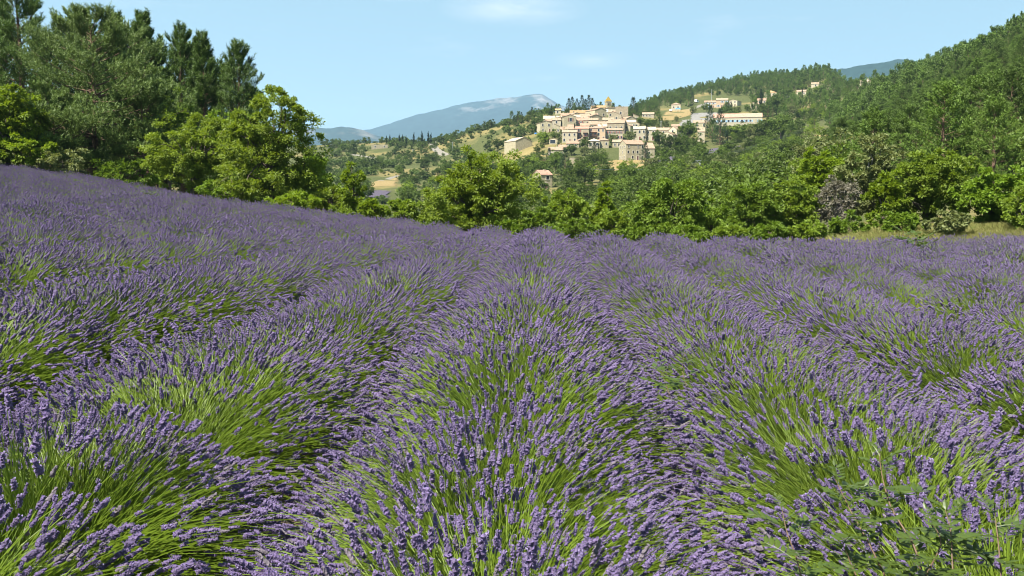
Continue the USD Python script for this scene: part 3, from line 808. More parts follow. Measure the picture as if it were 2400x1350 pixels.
# ------------------------------------------------------------------ trees and bushes along the far edge
tree("broadleaf", "young_tree", "slender yellow-green young tree between the round walnut and the yellow bush", 828, 47, 368, 512, 62, "lime_leaf_look", 151, 60, 55, 0.15, trunk_r=0.06, ragged=0.9)
tree("broadleaf", "shrub", "bright yellow-green bush right of the slender young tree", 872, 44, 462, 522, 78, "lime_leaf_look", 152, 60, 70, 0.13, category="shrub", trunk_r=0.05)
tree("broadleaf", "shrub", "pale green rounded bush left of the big central walnut", 945, 42, 464, 530, 92, "ash_leaf_look", 153, 70, 75, 0.12, category="shrub", trunk_r=0.05)
tree("broadleaf", "walnut_tree", "big central walnut tree with upright sprays at its top", 1118, 41.5, 352, 552, 292, "walnut_look", 154, 440, 120, 0.12, lobes=[(-0.28, 0, 0.40, 0.72, 0.8, 0.40), (0.3, 0.1, 0.45, 0.70, 0.8, 0.48), (0.05, -0.1, 0.68, 0.58, 0.7, 0.36), (-0.15, 0, 0.2, 0.85, 0.8, 0.25)], trunk_r=0.17, limbs=34, ragged=0.8)
tree("broadleaf", "shrub", "pale bush with whitish leaves at the right foot of the central walnut", 1262, 39, 482, 556, 90, "clematis_look", 155, 70, 75, 0.12, category="shrub", trunk_r=0.05)
tree("broadleaf", "leafy_tree", "green bush between the central walnut and the yellow ash", 1325, 48, 444, 552, 120, "ash_leaf_look", 156, 110, 80, 0.15)
tree("broadleaf", "shrub", "low mound of pale flowering shrub just beyond the middle row", 1345, 37, 515, 566, 125, "clematis_look", 157, 80, 80, 0.11, category="shrub", trunk_r=0.04)
tree("broadleaf", "ash_tree", "yellow-green pointed ash tree in the middle distance", 1418, 50, 428, 556, 72, "lime_leaf_look", 158, 110, 70, 0.15, lobes=[(0, 0, 0.35, 1, 1, 0.38), (0, 0, 0.7, 0.55, 0.6, 0.32)])
tree("broadleaf", "shrub", "green bush in front of the yellow ash", 1440, 42, 492, 562, 110, "ash_leaf_look", 159, 80, 75, 0.13, category="shrub", trunk_r=0.05)
CLM = [(-0.55, 0, 0.40, 0.45, 0.6, 0.42), (-0.1, 0.1, 0.52, 0.45, 0.7, 0.48), (0.42, 0, 0.62, 0.42, 0.6, 0.38), (0.72, 0, 0.3, 0.34, 0.5, 0.34), (0.1, -0.4, 0.18, 0.8, 0.5, 0.22)]
tree("broadleaf", "shrub", "large tree smothered in cream flowered creeper with dark hollows", 1568, 43, 412, 566, 205, "clematis_look", 160, 300, 100, 0.12, lobes=CLM, category="shrub", trunk_r=0.1, clump_size=0.24)
tree("broadleaf", "shrub", "smaller creeper covered tree right of the large one", 1755, 43, 424, 568, 140, "clematis_look", 161, 220, 95, 0.12, lobes=CLM, category="shrub", trunk_r=0.1, clump_size=0.24)
tree("broadleaf", "shrub", "dark green bush squeezed between the two creeper covered trees", 1668, 46, 470, 566, 95, "green_leaf_look", 162, 90, 75, 0.14, category="shrub", trunk_r=0.05)
tree("broadleaf", "leafy_tree", "pale green willowy tree right of the smaller creeper covered tree", 1862, 44, 418, 566, 118, "ash_leaf_look", 163, 170, 85, 0.13, trunk_r=0.08)
tree("broadleaf", "leafy_tree", "bright green upright tree above the grey dead bush", 1922, 58, 350, 480, 92, "lime_leaf_look", 164, 130, 80, 0.16)
tree("broadleaf", "dead_bush", "grey leafless bush with a brown heart", 1962, 44, 402, 545, 92, "grey_leaf_look", 165, 110, 80, 0.10, wood="grey_twig_look", limbs=60, category="shrub", trunk_r=0.05)
tree("broadleaf", "olive_tree", "grey-green olive-like tree behind the grey dead bush", 2040, 48, 318, 540, 165, "olive_leaf_look", 166, 240, 90, 0.12, lobes=WAL, wood="grey_twig_look", limbs=40)
tree("broadleaf", "leafy_tree", "big rounded green tree on the right beyond the grass strip", 2172, 45, 350, 545, 200, "ash_leaf_look", 167, 300, 95, 0.14, lobes=WAL, trunk_r=0.12)
tree("broadleaf", "leafy_tree", "yellow-green sprays hanging left of the big rounded tree on the right", 2080, 43, 400, 540, 90, "lime_leaf_look", 168, 90, 70, 0.14)
tree("broadleaf", "leafy_tree", "darker green tree right of the big rounded tree on the right", 2318, 44, 398, 548, 165, "green_leaf_look", 169, 230, 90, 0.14, lobes=WAL)
tree("broadleaf", "shrub", "bush cut by the right border of the photo", 2410, 42, 440, 545, 110, "ash_leaf_look", 170, 100, 80, 0.13, category="shrub", trunk_r=0.05)
tree("broadleaf", "shrub", "low dry bush on the grass bank below the darker green tree", 2225, 40, 500, 545, 90, "olive_leaf_look", 171, 60, 70, 0.11, category="shrub", trunk_r=0.03)
for i, (px, d, top, w, lk, what) in enumerate([
        (1500, 39, 524, 80, "clematis_look", "low bush under the left side of the large creeper covered tree"), (1610, 38, 530, 100, "green_leaf_look", "low bush under the middle of the large creeper covered tree"),
        (1712, 38, 528, 80, "ash_leaf_look", "low bush at the left foot of the smaller creeper covered tree"), (1800, 38.5, 524, 90, "green_leaf_look", "low bush at the right foot of the smaller creeper covered tree"),
        (1895, 39, 520, 75, "ash_leaf_look", "low bush where the grass strip begins"), (1015, 40, 515, 80, "green_leaf_look", "low bush at the left foot of the central walnut"),
        (1200, 39, 515, 90, "green_leaf_look", "dark low bush under the right half of the central walnut"), (800, 45, 485, 70, "ash_leaf_look", "low bush left of the bright yellow-green bush"),
        (2110, 41, 495, 100, "green_leaf_look", "shady low bush at the foot of the olive-like tree"), (1990, 41, 500, 90, "green_leaf_look", "shady low bush at the foot of the grey dead bush")]):
    tree("broadleaf", "shrub", what, px, d, top, 570, w, lk, 180 + i, 55, 70, 0.12, category="shrub", trunk_r=0.03)

# ------------------------------------------------------------------ models for the trees farther off
def far_broadleaf(seed, look_name, n=85, per=34, leaf=0.42, H=7.0, W=2.9, zl=0.8):
    r = np.random.default_rng(seed)
    L = [(0, 0, (zl + H) / 2, W, W, (H - zl) / 2)]
    for _ in range(3):
        a = r.uniform(0, 6.28)
        L.append((math.cos(a) * W * 0.45, math.sin(a) * W * 0.45, r.uniform(0.4, 0.75) * H, W * 0.6, W * 0.6, H * 0.26))
    return model("broadleaf_model", broadleaf(seed, L, n, per, leaf, trunk_r=0.16, limbs=7, clump_size=0.22, ragged=0.7), "bark_look", look_name)


FAR_LEAF = [far_broadleaf(s, "valley_leaf_look") for s in (201, 202, 203, 204, 205)] + [far_broadleaf(206, "ash_leaf_look"), far_broadleaf(207, "olive_leaf_look")]
FAR_SHRUB = [model("shrub_model", broadleaf(s, [(0, 0, 0.9, 1.4, 1.4, 0.95), (0.6, 0.3, 0.8, 1.0, 0.9, 0.8)], 34, 30, 0.28, trunk_r=0.05, limbs=4, clump_size=0.24), "bark_look", "shrub_look") for s in (211, 212, 213, 214)]
HILL_PINE = [model("pine_model", pine(s, 9.0, 2.2, clear=0.08, whorl=0.6, per=5, shoots=17, tuft=0.55, needles=10, top=0.62, ragged=0.45, width=0.12), "pine_bark_look", "hill_pine_look") for s in (221, 222, 223, 224, 225)]
FAR_PINE = [model("pine_model", pine(s, 9.0, 2.3, clear=0.12, whorl=1.1, per=4, shoots=5, tuft=1.2, needles=8, top=0.55, ragged=0.4, width=0.22), "pine_bark_look", "hill_pine_look") for s in (231, 232, 233)]
SPIRE = [model("conifer_model", pine(s, 10.0, 2.2, clear=0.06, whorl=0.62, per=5, shoots=8, tuft=0.7, needles=10, top=0.95, ragged=0.3, up0=-12, up1=25, width=0.13), "pine_bark_look", "conifer_look") for s in (241, 242, 243)]
CYPRESS = [model("cypress_model", broadleaf(s, [(0, 0, 2.4, 0.85, 0.85, 2.2), (0, 0, 5.4, 0.8, 0.8, 3.2), (0, 0, 7.8, 0.42, 0.42, 2.2)], 110, 26, 0.30, trunk_r=0.12, limbs=3, clump_size=0.25, ragged=0.3, flat=1.5, droop=-0.8), "bark_look", "cypress_look") for s in (251, 252)]

# ------------------------------------------------------------------ mountains far behind
def mountain(name, sil, D, look_name, near=0.55, back=1.25, seed=1, rough=0.16, na=300, nr=70):
    px = np.array([s[0] for s in sil], float)
    z = np.array([CAM[2] + ray(s[0], s[1])[1] * D for s in sil])
    a = np.array([ray(p, 466)[0] for p in px])
    A = np.linspace(a[0], a[-1], na)
    top = PchipInterpolator(a, z)(A)
    t = np.r_[np.linspace(0, 1, nr), np.linspace(1.02, 1.9, 18)]
    R = np.where(t <= 1, D * (near + (1 - near) * t), D * (1 + (back - 1) * (t - 1) / 0.9))[:, None] * np.ones(na)
    prof = np.where(t <= 1, t ** 1.35, 1 - (t - 1) * 0.9)[:, None]
    AA = A[None] * np.ones_like(R)
    X, Y = R * np.sin(AA), R * np.cos(AA)
    p = np.stack([X / (D * 0.045), Y / (D * 0.06), 0 * X], -1)
    ridge = np.abs(meshkit.fbm(p, 5, seed) - 0.5) * 2
    w = np.clip(1 - np.abs(prof - 0.55) / 0.55, 0, 1)
    Z = (top[None] + 60) * prof - 60 - top.max() * rough * ridge * w + 0.012 * top.max() * (meshkit.fbm(p * 9, 3, seed + 5) - 0.5) * (prof > 0.9)
    obj(name, (np.stack([X, Y, Z], -1).reshape(-1, 3), grid_faces(*R.shape)), look_name, smooth=True, kind="structure")


def mountain_look(name, forest, rock, zlo, zhi, scale, amount=1.0):
    look(name, {
        "g": ("geometry", {}), "sx": ("separate_xyz", {}),
        "h": ("map_range", {"from_min": zlo, "from_max": zhi, "to_min": 0.0, "to_max": amount, "clamp": True}),
        "n": ("noise_texture", {"scale": scale, "detail": 9.0, "roughness": 0.68}),
        "n2": ("noise_texture", {"scale": scale * 9, "detail": 4.0, "roughness": 0.7}),
        "add": ("math", {"math_type": "add"}), 
        "r": ("rgb_ramp", {"ramp": [(0.0, forest), (0.78, tuple(1.15 * c for c in forest)), (0.92, rock), (1.0, rock)]}),
        "half": ("math", {"math_type": "multiply", "value2": 0.55}),
        "r2": ("rgb_ramp", {"ramp": [(0.25, (0.62, 0.62, 0.62)), (0.75, (1.35, 1.35, 1.35))]}),
        "mul": ("mix", {"mix_type": "multiply", "fac": 1.0}),
        "p": ("principled_bsdf", {"roughness": 1.0, "specular_ior_level": 0.0}),
    }, [("g.position", "sx.vector"), ("sx.z", "h.value"), ("g.position", "n.vector"), ("h.result", "half.value1"), ("half.value", "add.value1"), ("n.fac", "add.value2"),
        ("add.value", "r.fac"), ("g.position", "n2.vector"), ("n2.fac", "r2.fac"), ("r.color", "mul.color1"), ("r2.color", "mul.color2"), ("mul.color", "p.base_color")])


mountain_look("mountain_look", (0.017, 0.033, 0.034), (0.19, 0.18, 0.175), 560, 1060, 0.0016, 0.9)
mountain_look("foothill_look", (0.02, 0.036, 0.034), (0.12, 0.115, 0.10), 150, 560, 0.003, 0.75)
mountain_look("green_ridge_look", (0.015, 0.032, 0.030), (0.03, 0.045, 0.035), 100, 900, 0.004, 0.5)
mountain("mountain", [(300, 360), (600, 335), (780, 316), (865, 300), (905, 289), (950, 276), (1000, 264), (1050, 251), (1100, 240), (1150, 232), (1200, 227), (1240, 221), (1264, 218.5), (1282, 226),
                      (1310, 242), (1340, 252), (1400, 270), (1500, 300), (1650, 330), (1900, 360)], 9000.0, "mountain_look", seed=11)
mountain("foothill", [(300, 330), (560, 312), (690, 302), (735, 296.5), (770, 300), (815, 296), (845, 301), (875, 312), (930, 330), (1000, 350), (1100, 380)], 6000.0, "foothill_look", seed=23, rough=0.25)
mountain("green_ridge", [(1500, 330), (1750, 250), (1850, 200), (1905, 177), (1950, 163), (1990, 152), (2040, 142), (2085, 139), (2130, 142), (2180, 150), (2300, 175), (2500, 230), (2700, 300)], 3800.0, "green_ridge_look", seed=31, rough=0.2)

# ------------------------------------------------------------------ the village
look("roof_look", {
    "g": ("geometry", {}), "oi": ("object_info", {}),
    "n": ("noise_texture", {"scale": 1.1, "detail": 6.0, "roughness": 0.7}),
    "r": ("rgb_ramp", {"ramp": [(0.25, (0.175, 0.12, 0.08)), (0.45, (0.255, 0.19, 0.13)), (0.6, (0.31, 0.24, 0.17)), (0.8, (0.35, 0.285, 0.21))]}),
    "tc": ("texture_coordinate", {}),
    "rv": ("map_range", {"from_min": 0.0, "from_max": 1.0, "to_min": 0.84, "to_max": 1.06}), "rc": ("combine_xyz", {"x": 1.0}), "rm": ("mix", {"mix_type": "multiply", "fac": 1.0}),
    "w": ("wave_texture", {"scale": 1.3, "distortion": 0.4, "detail": 1.0, "bands_direction": "x"}),
    "b": ("bump", {"strength": 0.6, "distance": 0.12}),
    "p": ("principled_bsdf", {"roughness": 0.9, "specular_ior_level": 0.15}),
}, [("g.position", "n.vector"), ("n.fac", "r.fac"), ("oi.random", "rv.value"), ("rv.result", "rc.y"), ("rv.result", "rc.z"), ("rc.vector", "rm.color2"), ("r.color", "rm.color1"), ("rm.color", "p.base_color"), ("tc.object", "w.vector"), ("w.fac", "b.height"), ("b.normal", "p.normal")])
for nm, cs in (("salmon_roof_look", [(0.25, (0.237, 0.121, 0.081)), (0.5, (0.295, 0.175, 0.121)), (0.75, (0.332, 0.242, 0.175))]),
               ("pale_roof_look", [(0.25, (0.261, 0.199, 0.131)), (0.5, (0.336, 0.268, 0.187)), (0.75, (0.386, 0.324, 0.237))]),
               ("ochre_roof_look", [(0.25, (0.207, 0.133, 0.058)), (0.5, (0.266, 0.178, 0.083)), (0.75, (0.307, 0.224, 0.116))]),
               ("glazed_yellow_look", [(0.3, (0.156, 0.099, 0.016)), (0.55, (0.198, 0.136, 0.022)), (0.8, (0.219, 0.162, 0.044))]),
               ("stone_wall_look", [(0.2, (0.205, 0.175, 0.108)), (0.5, (0.304, 0.265, 0.167)), (0.8, (0.378, 0.335, 0.216))]),
               ("grey_stone_look", [(0.2, (0.177, 0.147, 0.097)), (0.5, (0.251, 0.211, 0.141)), (0.8, (0.324, 0.278, 0.188))]),
               ("cream_wall_look", [(0.3, (0.333, 0.290, 0.189)), (0.7, (0.395, 0.350, 0.239))]),
               ("pink_wall_look", [(0.3, (0.350, 0.255, 0.159)), (0.7, (0.401, 0.301, 0.193))]),
               ("ochre_wall_look", [(0.3, (0.263, 0.215, 0.120)), (0.7, (0.323, 0.269, 0.161))]),
               ("white_wall_look", [(0.3, (0.293, 0.261, 0.178)), (0.7, (0.359, 0.320, 0.228))])):
    noise_look(nm, cs, 1.2, detail=7.0, bump=0.3, bscale=2.5, dist=0.08, vary=0.16)


def plain_look(name, color, rough=0.7, metal=0.0, spec=0.3):
    look(name, {"p": ("principled_bsdf", {"base_color": color, "roughness": rough, "metallic": metal, "specular_ior_level": spec})}, [])


plain_look("dark_glass_look", (0.022, 0.024, 0.028), 0.15, spec=0.6)
plain_look("frame_look", (0.55, 0.5, 0.42))
plain_look("brown_wood_look", (0.13, 0.06, 0.045))
plain_look("blue_shutter_look", (0.20, 0.33, 0.45))
plain_look("red_shutter_look", (0.22, 0.07, 0.06))
plain_look("white_paint_look", (0.72, 0.72, 0.70))
plain_look("blue_cover_look", (0.03, 0.22, 0.62))
plain_look("grey_metal_look", (0.35, 0.36, 0.37), 0.5, 0.3)
plain_look("dark_opening_look", (0.02, 0.018, 0.016), 0.9)


def box(x0, x1, y0, y1, z0, z1):
    v = np.array([[x, y, z] for z in (z0, z1) for y in (y0, y1) for x in (x0, x1)], float)
    return v, np.array([[0, 2, 1], [1, 2, 3], [4, 5, 6], [5, 7, 6], [0, 1, 4], [1, 5, 4], [2, 6, 3], [3, 6, 7], [0, 4, 2], [2, 4, 6], [1, 3, 5], [3, 7, 5]])


def prism(poly, y0, y1):
    """A convex outline in x-z, pushed from y0 to y1."""
    P = np.array(poly, float); n = len(P)
    v = np.vstack([np.c_[P[:, 0], np.full(n, y0), P[:, 1]], np.c_[P[:, 0], np.full(n, y1), P[:, 1]]])
    f = [[0, i, i + 1] for i in range(1, n - 1)] + [[n, n + i + 1, n + i] for i in range(1, n - 1)]
    for i in range(n):
        j = (i + 1) % n
        f += [[i, n + i, j], [j, n + i, n + j]]
    return v, np.array(f)


def turn(mesh, swap):
    """Swap the x and y axes (for roofs whose ridge runs the other way)."""
    v, f = mesh
    return (np.c_[-v[:, 1], v[:, 0], v[:, 2]], f) if swap else mesh


def roof_mesh(kind, W, D, H, pitch, over=0.4, t=0.14):
    """Roof of a house W wide (x), D deep (y), eaves at H. Returns (roof, gable walls outline fn)."""
    if kind in ("side", "gable"):
        w, d = (D, W) if kind == "side" else (W, D)       # the slopes fall along w
        rise = w / 2 * pitch
        o = over * pitch
        a = [(-w / 2 - over, H - o), (0, H + rise), (0, H + rise + t), (-w / 2 - over, H - o + t)]
        b = [(0, H + rise), (w / 2 + over, H - o), (w / 2 + over, H - o + t), (0, H + rise + t)]
        m = join([prism(a[::-1], -d / 2 - over * 0.7, d / 2 + over * 0.7), prism(b[::-1], -d / 2 - over * 0.7, d / 2 + over * 0.7)])
        return turn(m, kind == "side")
    if kind in ("left", "right", "front"):                # one slope, low on that side
        w, d = (D, W) if kind == "front" else (W, D)
        rise = w * pitch
        p = [(-w / 2 - over, H - over * pitch), (w / 2 + over, H + rise + over * pitch), (w / 2 + over, H + rise + over * pitch + t), (-w / 2 - over, H - over * pitch + t)]
        m = prism(p[::-1], -d / 2 - over * 0.7, d / 2 + over * 0.7)
        v, f = m
        if kind == "right":
            v = v * [-1, 1, 1]; f = f[:, ::-1]
        m = (v, f)
        if kind == "front":
            v, f = m
            m = (np.c_[-v[:, 1], v[:, 0], v[:, 2]], f)
        return m
    # hip
    rise = min(W, D) / 2 * pitch
    o, e = over, H - over * pitch
    x, y = W / 2 + o, D / 2 + o
    rx = max(0.0, (W - D) / 2); ry = max(0.0, (D - W) / 2)
    v = np.array([[-x, -y, e], [x, -y, e], [x, y, e], [-x, y, e], [-x, -y, e + t], [x, -y, e + t], [x, y, e + t], [-x, y, e + t], [-rx, -ry, H + rise + t], [rx, ry, H + rise + t]])
    f = [[0, 2, 1], [0, 3, 2]] + [q for i in range(4) for q in ([i, (i + 1) % 4, 4 + i], [(i + 1) % 4, 4 + (i + 1) % 4, 4 + i])]
    if W >= D:
        f += [[4, 5, 9], [4, 9, 8], [5, 6, 9], [6, 7, 8], [6, 8, 9], [7, 4, 8]]
    else:
        f += [[4, 5, 8], [5, 6, 9], [5, 9, 8], [6, 7, 9], [7, 4, 8], [7, 8, 9]]
    return v, np.array(f)


def wall_mesh(kind, W, D, H, pitch):
    b = -3.0
    if kind in ("side", "gable"):
        w, d = (D, W) if kind == "side" else (W, D)
        return turn(prism([(-w / 2, b), (w / 2, b), (w / 2, H), (0, H + w / 2 * pitch), (-w / 2, H)][::-1], -d / 2, d / 2), kind == "side")
    if kind in ("left", "right", "front"):
        w, d = (D, W) if kind == "front" else (W, D)
        lo, hi = H, H + w * pitch
        p = [(-w / 2, b), (w / 2, b), (w / 2, hi), (-w / 2, lo)]
        v, f = prism(p[::-1], -d / 2, d / 2)
        if kind == "right":
            v = v * [-1, 1, 1]; f = f[:, ::-1]
        if kind == "front":
            v = np.c_[-v[:, 1], v[:, 0], v[:, 2]]
        return v, f
    return box(-W / 2, W / 2, -D / 2, D / 2, b, H)


def window_parts(p, face, u, z, w, h, half, shutter=None, door=False, frame="frame_look"):
    """A window (or door) on a wall: surround standing proud, dark pane, shutters. face: 'front' (-y), 'left' (-x), 'right' (+x)."""
    def put(m):
        v, f = m
        if face == "front":
            return np.c_[v[:, 0] + u, v[:, 1] - half, v[:, 2] + z], f
        if face == "right":
            return np.c_[-v[:, 1] + half, v[:, 0] + u, v[:, 2] + z], f
        return np.c_[v[:, 1] - half, -v[:, 0] + u, v[:, 2] + z], f
    t = min(0.12, w * 0.14)
    fr = join([box(-w / 2 - t, -w / 2, -0.09, 0.05, -h / 2 - t, h / 2 + t), box(w / 2, w / 2 + t, -0.09, 0.05, -h / 2 - t, h / 2 + t),
               box(-w / 2, w / 2, -0.09, 0.05, h / 2, h / 2 + t), box(-w / 2, w / 2, -0.12, 0.05, -h / 2 - t, -h / 2)])
    q = obj("door" if door else "window", put(fr), frame, p)
    obj("pane" if not door else "leaf", put(box(-w / 2, w / 2, -0.025, 0.04, -h / 2, h / 2)), "brown_wood_look" if door else "dark_glass_look", q)
    if shutter:
        for s in (-1, 1):
            obj("shutter", put(box(*sorted((s * (w / 2 + t + 0.03), s * (w / 2 + t + 0.03 + w * 0.5))), -0.07, -0.005, -h / 2, h / 2)), shutter, q)


def house(px, py, wpx, hpx, roof, label, walls="stone_wall_look", tiles="roof_look", deep=None, yaw=0.0, pitch=0.32, grid=(3, 2), left=(0, 0), right=(0, 0), win=(0.9, 1.25),
          shutter=None, chimney=1, name="village_house", category="house", door=True, ahead=0.0, seed=None, rmin=150.0, over=0.22):
    """A house whose front, at ground level, is centred on the pixel (px, py) of the photograph where the line of sight meets the hill."""
    x, y, z, r = hit(px, py, rmin)
    k = r / FOCAL
    grow = 1.05 if 1268 < px < 1500 and py < 352 and name == "village_house" else 1.0
    W, H = wpx * k * grow, hpx * k * (1.2 if grow > 1 else 1.05)
    D = deep * k * 1.25 if deep else max(5.0, min(10.0, W * 0.8))
    pitch *= 1.4
    rg = np.random.default_rng(int(px * 7 + py * 13))
    facing = math.degrees(-math.atan2(x, y)) + yaw
    # the front wall stands where the hill was met
    c, s = math.cos(math.radians(facing)), math.sin(math.radians(facing))
    p = thing(name, label, category, (x - s * (D / 2 - ahead), y + c * (D / 2 - ahead), z), facing)
    obj("wall", wall_mesh(roof, W, D, H, pitch), walls, p)
    if roof != "none":
        q = obj("roof", roof_mesh(roof, W, D, H, pitch, over), tiles, p)
        for i in range(chimney):
            cx, cy = rg.uniform(-0.32, 0.32) * W, rg.uniform(-0.1, 0.3) * D
            hi = H + (min(W, D) * 0.5 * pitch) * 0.6
            obj("chimney", join([box(cx - 0.35, cx + 0.35, cy - 0.3, cy + 0.3, H - 0.5, hi + 1.2), box(cx - 0.42, cx + 0.42, cy - 0.37, cy + 0.37, hi + 1.2, hi + 1.35)]), "white_wall_look" if rg.random() < 0.6 else walls, q)
    w, h = win
    for face, (nc, nr), half, wide in (("front", grid, D / 2, W), ("left", left, W / 2, D), ("right", right, W / 2, D)):
        for i in range(nc):
            for j in range(nr):
                if rg.random() < 0.12 and nc * nr > 2:
                    continue
                ww = min(w * rg.uniform(0.85, 1.1), wide / nc * 0.62)
                hh = min(h * rg.uniform(0.9, 1.15), H / nr * 0.66)
                u = (i + 0.5 + rg.uniform(-0.1, 0.1)) / nc * wide - wide / 2
                zc = (j + 0.55) / nr * H
                isdoor = door and face == "front" and j == 0 and i == nc // 2 and nr > 1
                if isdoor:
                    hh = min(2.1, H / nr * 0.8); zc = hh / 2 + 0.1
                window_parts(p, face, u, zc, ww, hh, half, None if isdoor else shutter, isdoor)
    return p, W, D, H


